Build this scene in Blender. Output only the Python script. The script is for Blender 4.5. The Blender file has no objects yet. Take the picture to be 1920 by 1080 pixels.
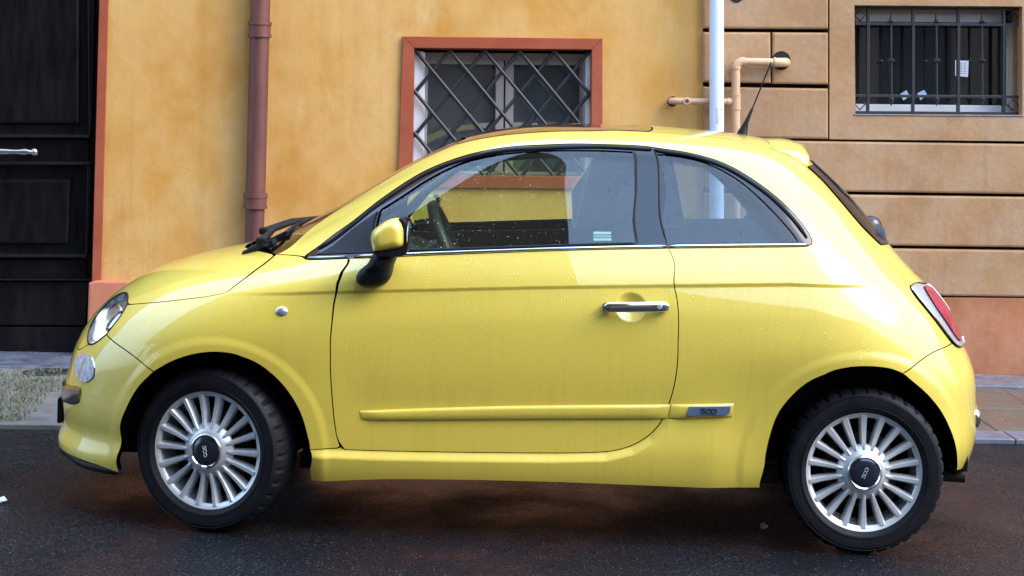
import bpy, bmesh, math, random
import numpy as np
from mathutils import Vector, Matrix
from mathutils.geometry import delaunay_2d_cdt
random.seed(7); RNG = np.random.default_rng(7)
PI = math.pi
scene = bpy.context.scene
COL = scene.collection

# ---------------------------------------------------------------- camera model (numbers shared with the Blender camera)
CAM_F, CAM_CX, CAM_CY, CAM_ROLL = 3180.0, 960.0, 215.8, 0.0126
CAM_POS = np.array([1.027, -6.811, 1.50])
SLOPE, YAW = 0.0158, math.radians(1.3)      # the street falls gently; the car stands a little askew

def rot_car():
    cy, sy, cp, sp = math.cos(YAW), math.sin(YAW), math.cos(SLOPE), math.sin(SLOPE)
    Rz = np.array([[cy, sy, 0], [-sy, cy, 0], [0, 0, 1.]])
    Ry = np.array([[cp, 0, sp], [0, 1, 0], [-sp, 0, cp]])
    return Ry @ Rz
RC = rot_car()

def to_px(W):
    W = np.asarray(W, float)
    d = W - CAM_POS
    u0 = d[..., 0] * CAM_F / d[..., 1]; v0 = -d[..., 2] * CAM_F / d[..., 1]
    c, s = math.cos(CAM_ROLL), math.sin(CAM_ROLL)
    return np.stack([CAM_CX + c*u0 - s*v0, CAM_CY + s*u0 + c*v0], -1)
def car_px(P): return to_px(np.asarray(P, float) @ RC.T)
def ray(px, py):
    c, s = math.cos(CAM_ROLL), math.sin(CAM_ROLL)
    u, v = px - CAM_CX, py - CAM_CY
    return np.array([(c*u + s*v)/CAM_F, 1.0, -(-s*u + c*v)/CAM_F])
def on_wall(px, py, Y):
    """point of the plane y = Y seen along that line of sight"""
    r = ray(px, py); return CAM_POS + r * (Y - CAM_POS[1])
def in_car(px, py, y):
    """point of the car's own plane y = const (car coordinates)"""
    o = RC.T @ CAM_POS; r = RC.T @ ray(px, py)
    return o + r * ((y - o[1]) / r[1])
def gz(x): return -x*math.tan(SLOPE)
def on_ground(px, py, lift=0.0):
    """point of the sloping street (or a level lifted above it) seen along that line of sight"""
    r = ray(px, py); k = math.tan(SLOPE)
    return CAM_POS + r*((lift - k*CAM_POS[0] - CAM_POS[2])/(r[2] + k*r[0]))

# ---------------------------------------------------------------- camera, sky, sun, exposure
cam_data = bpy.data.cameras.new('camera'); cam = bpy.data.objects.new('camera', cam_data); COL.objects.link(cam)
cam_data.sensor_width = 36.0; cam_data.sensor_fit = 'HORIZONTAL'
cam_data.lens = CAM_F/1920.0*36.0
cam_data.shift_x = (960.0-CAM_CX)/1920.0
cam_data.shift_y = (CAM_CY-540.0)/1920.0
cam_data.clip_start = 0.1; cam_data.clip_end = 500.0
cam.matrix_world = Matrix.Translation(Vector(CAM_POS)) @ Matrix.Rotation(math.radians(90), 4, 'X') @ Matrix.Rotation(CAM_ROLL, 4, 'Z')
scene.camera = cam

SUN_EL, SUN_AZ = math.radians(40), math.radians(116)        # high, to the right behind the camera, spread by cloud
world = bpy.data.worlds.new('World'); scene.world = world; world.use_nodes = True
wn = world.node_tree.nodes; wl = world.node_tree.links
bg = wn['Background']; bg.inputs['Strength'].default_value = 0.15
sky = wn.new('ShaderNodeTexSky'); sky.sky_type = 'NISHITA'; sky.sun_disc = False
sky.sun_elevation = SUN_EL; sky.sun_rotation = SUN_AZ; sky.air_density = 1.6; sky.dust_density = 2.0
hs = wn.new('ShaderNodeHueSaturation'); hs.inputs['Saturation'].default_value = 0.95
wl.new(sky.outputs[0], hs.inputs['Color'])
# thin cloud sheet: soft patches over the whole dome
tc = wn.new('ShaderNodeTexCoord'); nz = wn.new('ShaderNodeTexNoise'); nz.inputs['Scale'].default_value = 2.2; nz.inputs['Detail'].default_value = 5
mx = wn.new('ShaderNodeMix'); mx.data_type = 'RGBA'; mx.blend_type = 'MIX'
rp = wn.new('ShaderNodeMapRange'); rp.inputs[1].default_value = .35; rp.inputs[2].default_value = .70; rp.inputs[3].default_value = .30; rp.inputs[4].default_value = .75
wl.new(tc.outputs['Generated'], nz.inputs['Vector']); wl.new(nz.outputs[0], rp.inputs[0]); wl.new(rp.outputs[0], mx.inputs[0])
# an overcast dome is about three times as bright overhead as at the skyline
sx = wn.new('ShaderNodeSeparateXYZ'); wl.new(tc.outputs['Generated'], sx.inputs[0])
ov = wn.new('ShaderNodeMapRange'); wl.new(sx.outputs[2], ov.inputs[0]); ov.inputs[1].default_value = 0; ov.inputs[2].default_value = 1; ov.inputs[3].default_value = .62; ov.inputs[4].default_value = 1.9
cl = wn.new('ShaderNodeVectorMath'); cl.operation = 'SCALE'; cl.inputs[0].default_value = (5.0, 7.6, 11.8); wl.new(ov.outputs[0], cl.inputs['Scale']); wl.new(cl.outputs[0], mx.inputs[7])
wl.new(hs.outputs[0], mx.inputs[6]); wl.new(mx.outputs[2], bg.inputs[0])
sun_d = bpy.data.lights.new('sun', 'SUN'); sun_d.energy = 1.05; sun_d.angle = math.radians(36); sun_d.color = (1, .92, .80)
sun = bpy.data.objects.new('sun', sun_d); COL.objects.link(sun)
_sd = Vector((math.sin(SUN_AZ)*math.cos(SUN_EL), math.cos(SUN_AZ)*math.cos(SUN_EL), math.sin(SUN_EL)))
sun.rotation_euler = (-_sd).to_track_quat('-Z', 'Y').to_euler()
scene.view_settings.view_transform = 'Standard'; scene.view_settings.look = 'None'
scene.view_settings.gamma = 1.0; scene.view_settings.use_curve_mapping = False
scene.view_settings.exposure = 1.46
scene.cycles.max_bounces = 8; scene.cycles.transparent_max_bounces = 12

# ---------------------------------------------------------------- helpers
def obj(name, verts, faces, mat=None, parent=None, smooth=False, normals=None, kind=None):
    me = bpy.data.meshes.new(name)
    me.from_pydata([tuple(v) for v in np.asarray(verts, float).tolist()], [], [tuple(f) for f in faces])
    if smooth: me.shade_smooth()
    if normals is not None: me.normals_split_custom_set_from_vertices(np.asarray(normals, float).tolist())
    if mat: me.materials.append(mat)
    return link(name, me, parent, kind)
def link(name, me, parent=None, kind=None):
    o = bpy.data.objects.new(name, me); COL.objects.link(o)
    if parent is not None: o.parent = parent
    if kind: o['kind'] = kind
    return o
def tag(o, label, cat, group=None):
    o['label'] = label; o['category'] = cat
    if group: o['group'] = group
    return o
def empty(name, loc=(0, 0, 0), label=None, cat=None, parent=None):
    o = bpy.data.objects.new(name, None); COL.objects.link(o); o.location = loc
    if parent is not None: o.parent = parent
    if label: tag(o, label, cat)
    return o
def from_bm(name, bm, mat=None, parent=None, smooth=False, kind=None, sharp=40):
    me = bpy.data.meshes.new(name)
    bm.normal_update()
    if smooth:
        for f in bm.faces: f.smooth = True
        ca = math.radians(sharp)
        for e in bm.edges:
            if len(e.link_faces) == 2 and e.calc_face_angle(0) > ca: e.smooth = False
    bm.to_mesh(me); bm.free()
    if mat: me.materials.append(mat)
    return link(name, me, parent, kind)
def bm_prism(bm, poly, d, bevel=0.0, seg=2):
    """closed prism: poly = list of 3-D points (seen from the camera), pushed along vector d"""
    a = [bm.verts.new(p) for p in poly]; b = [bm.verts.new(Vector(p)+Vector(d)) for p in poly]
    n = len(a); fs = [bm.faces.new(a), bm.faces.new(b[::-1])]
    for i in range(n): fs.append(bm.faces.new((a[i], b[i], b[(i+1) % n], a[(i+1) % n])))
    bmesh.ops.recalc_face_normals(bm, faces=fs)
    if bevel > 0:
        es = list({e for f in fs[:1] for e in f.edges})
        bmesh.ops.bevel(bm, geom=es, offset=bevel, segments=seg, affect='EDGES', profile=.5)
def bm_box(bm, c, s, R=None, bevel=0.0):
    r = bmesh.ops.create_cube(bm, size=1.0)
    M = Matrix.Translation(Vector(c)) @ (R.to_4x4() if R is not None else Matrix()) @ Matrix.Diagonal((s[0], s[1], s[2], 1))
    bmesh.ops.transform(bm, matrix=M, verts=r['verts'])
    if bevel > 0:
        es = list({e for v in r['verts'] for e in v.link_edges})
        bmesh.ops.bevel(bm, geom=es, offset=bevel, segments=2, affect='EDGES', profile=.5)
def catmull(P, step, closed=False):
    P = [np.asarray(p, float) for p in P]
    n = len(P); out = []
    for i in range(n if closed else n-1):
        p0 = P[(i-1) % n] if (closed or i > 0) else P[i]
        p1, p2 = P[i], P[(i+1) % n]
        p3 = P[(i+2) % n] if (closed or i+2 < n) else p2
        m = max(1, int(np.linalg.norm(p2-p1)/step))
        d1 = np.linalg.norm(p1-p0)**.5 or 1e-6; d2 = np.linalg.norm(p2-p1)**.5 or 1e-6; d3 = np.linalg.norm(p3-p2)**.5 or 1e-6
        t1 = (p1-p0)/d1-(p2-p0)/(d1+d2)+(p2-p1)/d2 if d1 > 1e-5 else (p2-p1)/d2
        t2 = (p2-p1)/d2-(p3-p1)/(d2+d3)+(p3-p2)/d3 if d3 > 1e-5 else (p2-p1)/d2
        t1 = t1*d2; t2 = t2*d2
        for k in range(m):
            u = k/m
            out.append(p1*(2*u**3-3*u*u+1)+t1*(u**3-2*u*u+u)+p2*(-2*u**3+3*u*u)+t2*(u**3-u*u))
    if not closed: out.append(P[-1])
    return np.array(out)
def tube(bm, pts, r, seg=10, cap=True, closed=False):
    P = [Vector(p) for p in pts]; n = len(P); rings = []
    rad = r if hasattr(r, '__len__') else [r]*n
    up = None
    for i in range(n):
        if closed: t = (P[(i+1) % n]-P[i-1]).normalized()
        else: t = (P[min(i+1, n-1)]-P[max(i-1, 0)]).normalized()
        if up is None:
            up = Vector((0, 0, 1)) if abs(t.z) < .9 else Vector((1, 0, 0))
        a = (up - t*up.dot(t)).normalized(); b = t.cross(a); up = a
        rings.append([bm.verts.new(P[i]+(a*math.cos(k*2*PI/seg)+b*math.sin(k*2*PI/seg))*rad[i]) for k in range(seg)])
    m = n if closed else n-1
    for i in range(m):
        A, B = rings[i], rings[(i+1) % n]
        for k in range(seg): bm.faces.new((A[k], A[(k+1) % seg], B[(k+1) % seg], B[k]))
    if cap and not closed:
        bm.faces.new(rings[0][::-1]); bm.faces.new(rings[-1])
def lathe(bm, prof, seg=64, axis='Y', c=(0, 0, 0), a0=0.0, a1=2*PI):
    """prof: (radius, along-axis) pairs"""
    full = abs(a1-a0-2*PI) < 1e-6; n = seg if full else seg+1; rings = []
    for k in range(n):
        a = a0+(a1-a0)*k/seg; ca, sa = math.cos(a), math.sin(a); row = []
        for r, h in prof:
            p = (r*ca, h, r*sa) if axis == 'Y' else ((r*ca, r*sa, h) if axis == 'Z' else (h, r*ca, r*sa))
            row.append(bm.verts.new((p[0]+c[0], p[1]+c[1], p[2]+c[2])))
        rings.append(row)
    for k in range(seg):
        A, B = rings[k], rings[(k+1) % n]
        for i in range(len(prof)-1):
            try: bm.faces.new((A[i], A[i+1], B[i+1], B[i]))
            except ValueError: pass
    bmesh.ops.remove_doubles(bm, verts=bm.verts[:], dist=1e-6)
    bmesh.ops.recalc_face_normals(bm, faces=bm.faces[:])
def pip(P, poly):
    P = np.asarray(P); poly = np.asarray(poly); x, y = P[:, 0], P[:, 1]; ins = np.zeros(len(P), bool)
    xa, ya = poly[:, 0], poly[:, 1]; xb, yb = np.roll(xa, -1), np.roll(ya, -1)
    for i in range(len(poly)):
        c = (ya[i] > y) != (yb[i] > y)
        if c.any():
            xi = (xb[i]-xa[i])*(y-ya[i])/((yb[i]-ya[i]) or 1e-12)+xa[i]
            ins ^= c & (x < xi)
    return ins
def cdt(outer, holes=(), inner=None):
    """triangulate polygon with holes; returns points (n,2) and triangles"""
    vs = []; es = []
    for loop in [outer]+list(holes):
        o = len(vs); m = len(loop)
        vs += [Vector((float(p[0]), float(p[1]))) for p in loop]; es += [(o+i, o+(i+1) % m) for i in range(m)]
    if inner is not None and len(inner): vs += [Vector((float(p[0]), float(p[1]))) for p in inner]
    r = delaunay_2d_cdt(vs, es, [], 0, 1e-7)
    P = np.array([(v.x, v.y) for v in r[0]]); T = np.array([f for f in r[2] if len(f) == 3], int)
    c = P[T].mean(1); keep = pip(c, outer)
    for h in holes: keep &= ~pip(c, h)
    return P, T[keep]

# ---------------------------------------------------------------- materials
def mat(name, col, rough=.6, metal=0., coat=0., spec=.5, var=None, var_scale=3., var_amt=.5, fine=0., fine_scale=60., bump=0., bump_scale=40.,
        objvar=0., streak=0., streak_scale=(14, 14, .5), cracks=0., rough_var=0., rough_scale=6., coatr=.03, stretch=None, sharp=(.35, .65)):
    m = bpy.data.materials.new(name); m.use_nodes = True; N = m.node_tree.nodes; L = m.node_tree.links
    b = N['Principled BSDF']; b.inputs['Base Color'].default_value = (*col, 1); b.inputs['Roughness'].default_value = rough
    b.inputs['Metallic'].default_value = metal; b.inputs['Coat Weight'].default_value = coat; b.inputs['Coat Roughness'].default_value = coatr
    b.inputs['Specular IOR Level'].default_value = spec; b.inputs['Coat IOR'].default_value = 1.5 if name != 'yellow_paint' else 1.6
    t = N.new('ShaderNodeTexCoord'); src = t.outputs['Object']
    if stretch:
        mp = N.new('ShaderNodeMapping'); mp.inputs['Scale'].default_value = stretch; L.new(src, mp.inputs[0]); src = mp.outputs[0]
    def noise(s, d=6, r=.6):
        n = N.new('ShaderNodeTexNoise'); n.inputs['Scale'].default_value = s; n.inputs['Detail'].default_value = d; n.inputs['Roughness'].default_value = r
        L.new(src, n.inputs['Vector']); return n.outputs[0]
    def rng(s, a, b_, c, d):
        n = N.new('ShaderNodeMapRange'); L.new(s, n.inputs[0])
        for i, v in enumerate((a, b_, c, d)): n.inputs[i+1].default_value = v
        return n.outputs[0]
    cur = None
    def mixc(fac, c2, base, mode='MIX'):
        x = N.new('ShaderNodeMix'); x.data_type = 'RGBA'; x.blend_type = mode; L.new(fac, x.inputs[0])
        if base is None: x.inputs[6].default_value = (*col, 1)
        else: L.new(base, x.inputs[6])
        x.inputs[7].default_value = (*c2, 1); return x.outputs[2]
    if var:
        for i, v in enumerate(var if isinstance(var[0], (tuple, list)) else [var]):
            cur = mixc(rng(noise(var_scale*(1+.8*i)), sharp[0], sharp[1], 0, var_amt), v, cur)
    if fine: cur = mixc(rng(noise(fine_scale, 3), .3, .7, 0, fine), tuple(c*.45 for c in col), cur)
    if streak:                                           # rain and dirt runs
        mp2 = N.new('ShaderNodeMapping'); mp2.inputs['Scale'].default_value = streak_scale; L.new(t.outputs['Object'], mp2.inputs[0])
        n2 = N.new('ShaderNodeTexNoise'); n2.inputs['Scale'].default_value = 1.; n2.inputs['Detail'].default_value = 5; n2.inputs['Roughness'].default_value = .65; L.new(mp2.outputs[0], n2.inputs['Vector'])
        msk = rng(noise(.9, 3), .40, .62, .15, 1.); mm = N.new('ShaderNodeMath'); mm.operation = 'MULTIPLY'; L.new(rng(n2.outputs[0], .50, .72, 0, streak), mm.inputs[0]); L.new(msk, mm.inputs[1])
        cur = mixc(mm.outputs[0], tuple(c*.5 for c in col), cur)
    if objvar:                                           # each stone its own shade
        oi = N.new('ShaderNodeObjectInfo'); cur = mixc(rng(oi.outputs['Random'], 0, 1, 0, objvar), tuple(c*.55 for c in col), cur)
    crk = None
    if cracks:                                           # hairline cracks, only here and there
        vd = N.new('ShaderNodeTexVoronoi'); vd.feature = 'DISTANCE_TO_EDGE'; vd.inputs['Scale'].default_value = 2.1
        wv = N.new('ShaderNodeVectorMath'); wv.operation = 'MULTIPLY_ADD'; nn_ = N.new('ShaderNodeTexNoise'); nn_.inputs['Scale'].default_value = 5.; nn_.inputs['Detail'].default_value = 6; L.new(src, nn_.inputs['Vector'])
        L.new(nn_.outputs['Color'], wv.inputs[0]); wv.inputs[1].default_value = (.35, .35, .35); L.new(src, wv.inputs[2]); L.new(wv.outputs[0], vd.inputs['Vector'])
        mm2 = N.new('ShaderNodeMath'); mm2.operation = 'MULTIPLY'; L.new(rng(vd.outputs['Distance'], .0, .006, 1, 0), mm2.inputs[0]); L.new(rng(noise(.8, 2), .52, .60, 0, cracks), mm2.inputs[1]); crk = mm2.outputs[0]
        cur = mixc(crk, tuple(c*.35 for c in col), cur)
    if cur is not None: L.new(cur, b.inputs['Base Color'])
    if bump:
        bp = N.new('ShaderNodeBump'); bp.inputs['Strength'].default_value = bump; bp.inputs['Distance'].default_value = .01
        L.new(noise(bump_scale, 8, .65), bp.inputs['Height']); L.new(bp.outputs[0], b.inputs['Normal'])
    if rough_var: L.new(rng(noise(rough_scale), .35, .65, max(.02, rough-rough_var), min(1, rough+rough_var)), b.inputs['Roughness'])
    return m
def drops(m, scale=70., size=.22, strength=.5, density=.45, coat=True, stretch=(1, 1, .6)):
    """rain drops standing on a surface: small domes in the normal"""
    N = m.node_tree.nodes; L = m.node_tree.links; b = N['Principled BSDF'] if 'Principled BSDF' in N else None
    t = N.new('ShaderNodeTexCoord'); mp = N.new('ShaderNodeMapping'); mp.inputs['Scale'].default_value = stretch
    L.new(t.outputs['Object'], mp.inputs[0]); hs_ = []
    for sc, dn in ((scale, density), (scale*1.9, density*.8)):
        v = N.new('ShaderNodeTexVoronoi'); v.inputs['Scale'].default_value = sc; L.new(mp.outputs[0], v.inputs['Vector'])
        r = N.new('ShaderNodeMapRange'); L.new(v.outputs['Distance'], r.inputs[0])
        r.inputs[1].default_value = size; r.inputs[2].default_value = size*.4; r.inputs[3].default_value = 0; r.inputs[4].default_value = 1
        g = N.new('ShaderNodeMath'); g.operation = 'LESS_THAN'; sp = N.new('ShaderNodeSeparateColor'); L.new(v.outputs['Color'], sp.inputs[0]); L.new(sp.outputs[0], g.inputs[0]); g.inputs[1].default_value = dn
        k = N.new('ShaderNodeMath'); k.operation = 'MULTIPLY'; L.new(r.outputs[0], k.inputs[0]); L.new(g.outputs[0], k.inputs[1]); hs_.append(k.outputs[0])
    a = N.new('ShaderNodeMath'); a.operation = 'MAXIMUM'; L.new(hs_[0], a.inputs[0]); L.new(hs_[1], a.inputs[1])
    bp = N.new('ShaderNodeBump'); bp.inputs['Strength'].default_value = strength; bp.inputs['Distance'].default_value = .004
    L.new(a.outputs[0], bp.inputs['Height'])
    if b:
        L.new(bp.outputs[0], b.inputs['Normal'])
        if coat: L.new(bp.outputs[0], b.inputs['Coat Normal'])
    return bp, a
def glass(name, tint, refl=1.0, drop=False):
    """thin pane: see-through by tint, mirror-like by Fresnel"""
    m = bpy.data.materials.new(name); m.use_nodes = True; N = m.node_tree.nodes; L = m.node_tree.links
    N.remove(N['Principled BSDF']); out = N['Material Output']
    tr = N.new('ShaderNodeBsdfTransparent'); tr.inputs[0].default_value = (*tint, 1)
    gl = N.new('ShaderNodeBsdfGlossy'); gl.inputs['Roughness'].default_value = .01; gl.inputs[0].default_value = (refl, refl, refl, 1)
    fr = N.new('ShaderNodeLayerWeight'); fr.inputs['Blend'].default_value = .5
    pw = N.new('ShaderNodeMath'); pw.operation = 'POWER'; L.new(fr.outputs['Facing'], pw.inputs[0]); pw.inputs[1].default_value = 5.
    sc = N.new('ShaderNodeMath'); sc.operation = 'MULTIPLY_ADD'; L.new(pw.outputs[0], sc.inputs[0]); sc.inputs[1].default_value = .92; sc.inputs[2].default_value = .058
    mx_ = N.new('ShaderNodeMixShader'); L.new(sc.outputs[0], mx_.inputs[0]); L.new(tr.outputs[0], mx_.inputs[1]); L.new(gl.outputs[0], mx_.inputs[2])
    L.new(mx_.outputs[0], out.inputs[0])
    if drop:
        bp, _ = drops(m, 80., .22, .55, .36)
        for n_ in (gl, fr): L.new(bp.outputs[0], n_.inputs['Normal'])
    return m

M = {}
M['paint'] = mat('yellow_paint', (.70, .53, .074), .42, coat=1., coatr=.015, var=(.64, .485, .064), var_scale=2.0, var_amt=.35, streak=.16, streak_scale=(42, 42, 1.3))
drops(M['paint'], 95., .20, .36, .36, True, (1, 1, .55))
M['chrome_dark'] = mat('smoked_chrome', (.30, .30, .32), .16, metal=1.)
M['black_gloss'] = mat('black_gloss_trim', (.006, .006, .010), .10, spec=.55)
M['black_plastic'] = mat('black_plastic', (.008, .008, .010), .5, spec=.2, bump=.08, bump_scale=300)
M['rubber'] = mat('black_rubber', (.007, .007, .009), .6, spec=.25)
M['void'] = mat('underbody_black', (.004, .004, .004), .9, spec=.1)
M['tyre'] = mat('tyre_rubber', (.0045, .0045, .0075), .6, spec=.2, var=(.010, .010, .013), var_scale=14, var_amt=.7, bump=.1, bump_scale=120, rough_var=.15)
M['alloy'] = mat('silver_alloy', (.60, .615, .64), .34, metal=.45, var=(.42, .43, .45), var_scale=9, var_amt=.4, coat=.3)
M['alloy_dark'] = mat('brake_steel', (.05, .045, .045), .6, metal=.6, var=(.09, .05, .03), var_scale=20)
M['chrome'] = mat('chrome', (.80, .81, .83), .07, metal=1.)
M['cap'] = mat('cap_dark_enamel', (.012, .013, .028), .2, coat=1.)
M['wheel_grip'] = mat('steering_leather', (.028, .036, .048), .42, spec=.4)
M['interior'] = mat('interior_dark', (.022, .025, .028), .7)
M['seat'] = mat('seat_cloth', (.035, .042, .055), .85, bump=.2, bump_scale=200)
M['trim_pale'] = mat('pale_pillar_trim', (.90, .89, .90), .6)
M['pillar_grey'] = mat('grey_pillar_trim', (.085, .110, .115), .6)
M['headliner'] = mat('pale_headliner', (.40, .42, .42), .9)
M['glass'] = glass('side_glass', (.76, .88, .68), 1., True)
M['glass_dark'] = glass('privacy_glass', (.50, .58, .62), 1., True)
M['glass_ws'] = glass('windscreen_glass', (.84, .90, .86))
M['lens'] = glass('clear_lens', (.88, .90, .92))
M['sunroof'] = mat('sunroof_glass', (.012, .010, .009), .06, coat=1.); drops(M['sunroof'], 70., .25, .6, .6)
M['red_lens'] = mat('red_lens', (.34, .006, .035), .10, var=[(.55, .05, .10), (.16, .004, .02)], var_scale=14, var_amt=.7)
M['frost'] = mat('frosted_lens', (.34, .37, .42), .12, metal=.5, coat=1.)
M['indicator'] = mat('indicator_lens', (.46, .54, .60), .30, metal=0., coat=.5, var=[(.74, .8, .86), (.2, .25, .3)], var_scale=22, var_amt=.9)
M['bowl'] = mat('lamp_reflector', (.82, .84, .88), .16, metal=.9)
M['lamp_silver'] = mat('silver_lamp_body', (.62, .64, .70), .16, metal=.5, coat=1.)
M['badge'] = mat('badge_blue_grey', (.16, .21, .34), .3, metal=.5, coat=.6)
M['asphalt'] = mat('wet_asphalt', (.0060, .0070, .0105), .37, spec=.17, var=[(.012, .0125, .016), (.004, .0045, .0065)], var_scale=1.3, var_amt=.7, fine=.8, fine_scale=95, bump=.8, bump_scale=120, rough_var=.30, rough_scale=.8)
def grit(m):
    """pale stones showing in the worn road skin"""
    N = m.node_tree.nodes; L = m.node_tree.links; b = N['Principled BSDF']; old = b.inputs['Base Color'].links[0].from_socket
    t = N.new('ShaderNodeTexCoord'); v = N.new('ShaderNodeTexVoronoi'); v.inputs['Scale'].default_value = 75.; L.new(t.outputs['Object'], v.inputs['Vector'])
    a = N.new('ShaderNodeMapRange'); L.new(v.outputs['Distance'], a.inputs[0]); a.inputs[1].default_value = .34; a.inputs[2].default_value = .18; a.inputs[3].default_value = 0; a.inputs[4].default_value = 1
    sp = N.new('ShaderNodeSeparateColor'); L.new(v.outputs['Color'], sp.inputs[0]); g = N.new('ShaderNodeMapRange'); L.new(sp.outputs[0], g.inputs[0]); g.inputs[1].default_value = .72; g.inputs[2].default_value = 1.; g.inputs[3].default_value = 0; g.inputs[4].default_value = .9
    k = N.new('ShaderNodeMath'); k.operation = 'MULTIPLY'; L.new(a.outputs[0], k.inputs[0]); L.new(g.outputs[0], k.inputs[1])
    x = N.new('ShaderNodeMix'); x.data_type = 'RGBA'; L.new(k.outputs[0], x.inputs[0]); L.new(old, x.inputs[6]); x.inputs[7].default_value = (.11, .11, .115, 1); L.new(x.outputs[2], b.inputs['Base Color'])
    n = N.new('ShaderNodeTexNoise'); n.inputs['Scale'].default_value = 85.; n.inputs['Detail'].default_value = 4; n.inputs['Roughness'].default_value = .7; L.new(t.outputs['Object'], n.inputs['Vector'])
    q = N.new('ShaderNodeMapRange'); L.new(n.outputs[0], q.inputs[0]); q.inputs[1].default_value = .42; q.inputs[2].default_value = .68; q.inputs[3].default_value = .05; q.inputs[4].default_value = .50; L.new(q.outputs[0], b.inputs['Specular IOR Level'])
grit(M['asphalt'])
M['ochre'] = mat('ochre_stucco', (.60, .305, .072), .9, spec=.2, var=[(.68, .43, .19), (.54, .245, .045), (.66, .38, .13)], var_scale=1.25, var_amt=.85, fine=.12, fine_scale=26, bump=.36, bump_scale=13, stretch=(1, 1, .75), sharp=(.42, .62), streak=.25, cracks=.22)
M['tan'] = mat('tan_stucco', (.44, .25, .125), .9, spec=.2, var=[(.52, .32, .18), (.35, .185, .085), (.47, .31, .20)], var_scale=1.5, var_amt=.7, fine=.2, fine_scale=34, bump=.42, bump_scale=16, sharp=(.42, .62), streak=.35, streak_scale=(20, 20, 1.6), cracks=.3, objvar=.28)
M['terracotta'] = mat('terracotta_stucco', (.42, .165, .080), .9, spec=.2, var=[(.33, .12, .055), (.46, .22, .13)], var_scale=1.8, var_amt=.8, fine=.18, fine_scale=30, bump=.22, bump_scale=14, sharp=(.42, .62), streak=.35, cracks=.4)
M['red_trim'] = mat('brick_red_stucco', (.33, .078, .036), .85, spec=.2, var=[(.40, .12, .07), (.29, .06, .03)], var_scale=3, var_amt=.6, bump=.12, bump_scale=40)
M['pink_plinth'] = mat('salmon_plinth', (.50, .165, .095), .8, var=[(.56, .24, .15), (.40, .12, .06)], var_scale=4, var_amt=.6, bump=.15, bump_scale=40)
M['pipe_red'] = mat('downpipe_oxide_paint', (.130, .037, .025), .5, var=[(.175, .062, .046), (.085, .03, .028)], var_scale=5, var_amt=.7, bump=.06, bump_scale=60, stretch=(1, 1, .4))
M['pvc_white'] = mat('white_pvc', (.66, .71, .81), .4)
M['pvc_beige'] = mat('beige_pvc', (.60, .37, .22), .5, var=[(.66, .45, .29), (.50, .28, .15)], var_scale=7, var_amt=.6)
M['ink'] = mat('black_print', (.02, .02, .025), .6)
M['iron'] = mat('black_iron', (.016, .017, .022), .42, bump=.1, bump_scale=90, coat=.1)
M['door_wood'] = mat('black_door_paint', (.004, .0035, .005), .34, spec=.22, var=(.011, .009, .010), var_scale=3, var_amt=.7, bump=.05, bump_scale=30, stretch=(4, 4, .7), rough_var=.08)
M['door_gloss'] = mat('black_gloss_door_paint', (.010, .010, .014), .18, spec=.6, coat=.6)
M['nickel'] = mat('old_nickel', (.58, .55, .48), .28, metal=1., var=(.34, .31, .27), var_scale=30)
M['win_wood'] = mat('grey_window_paint', (.40, .36, .36), .6, bump=.05)
M['win_white'] = mat('white_window_paint', (.70, .72, .76), .5)
M['curtain_net'] = mat('grey_net_curtain', (.165, .16, .175), .9, var=(.12, .12, .13), var_scale=6, stretch=(3, 1, .5))
M['curtain'] = mat('cream_curtain', (.62, .58, .50), .9)
M['dark_room'] = mat('unlit_room', (.012, .010, .012), .9)
M['pane'] = glass('window_pane', (.85, .87, .88))
M['paper'] = mat('white_paper', (.66, .70, .80), .8)
M['paper_blue'] = mat('pale_blue_card', (.32, .46, .62), .7)
M['hole'] = mat('wall_hole_dark', (.010, .009, .008), .9)
M['stone'] = mat('grey_paving_stone', (.15, .147, .143), .55, var=[(.13, .125, .12), (.27, .26, .25)], var_scale=2.6, var_amt=.7, fine=.25, fine_scale=60, bump=.5, bump_scale=30, rough_var=.2, objvar=.6)
M['stone_pale'] = mat('pale_sill_stone', (.115, .130, .170), .26, var=[(.08, .09, .115), (.19, .205, .25)], var_scale=5, var_amt=.8, fine=.3, fine_scale=70, bump=.3, bump_scale=40, rough_var=.2)
M['mortar'] = mat('dark_joint_earth', (.055, .050, .045), .9, bump=.4, bump_scale=80)
M['pave_wet'] = mat('wet_paving_wall_reflect', (.115, .088, .068), .34, var=[(.08, .063, .05), (.16, .12, .09)], var_scale=4, var_amt=.6, fine=.3, fine_scale=80, bump=.25, bump_scale=50, rough_var=.18)  # brown puts the house wall's reflection in the wet slabs into the colour
M['grass'] = mat('dry_green_grass', (.11, .12, .065), .8, var=(.22, .215, .16), var_scale=8)
M['leaf'] = mat('pale_scrap', (.55, .50, .42), .7)
M['far_wall'] = mat('far_side_stucco', (.24, .165, .11), .85, var=(.30, .21, .14), var_scale=1)
M['far_dark'] = mat('far_side_shutters', (.03, .04, .035), .5)

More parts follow.
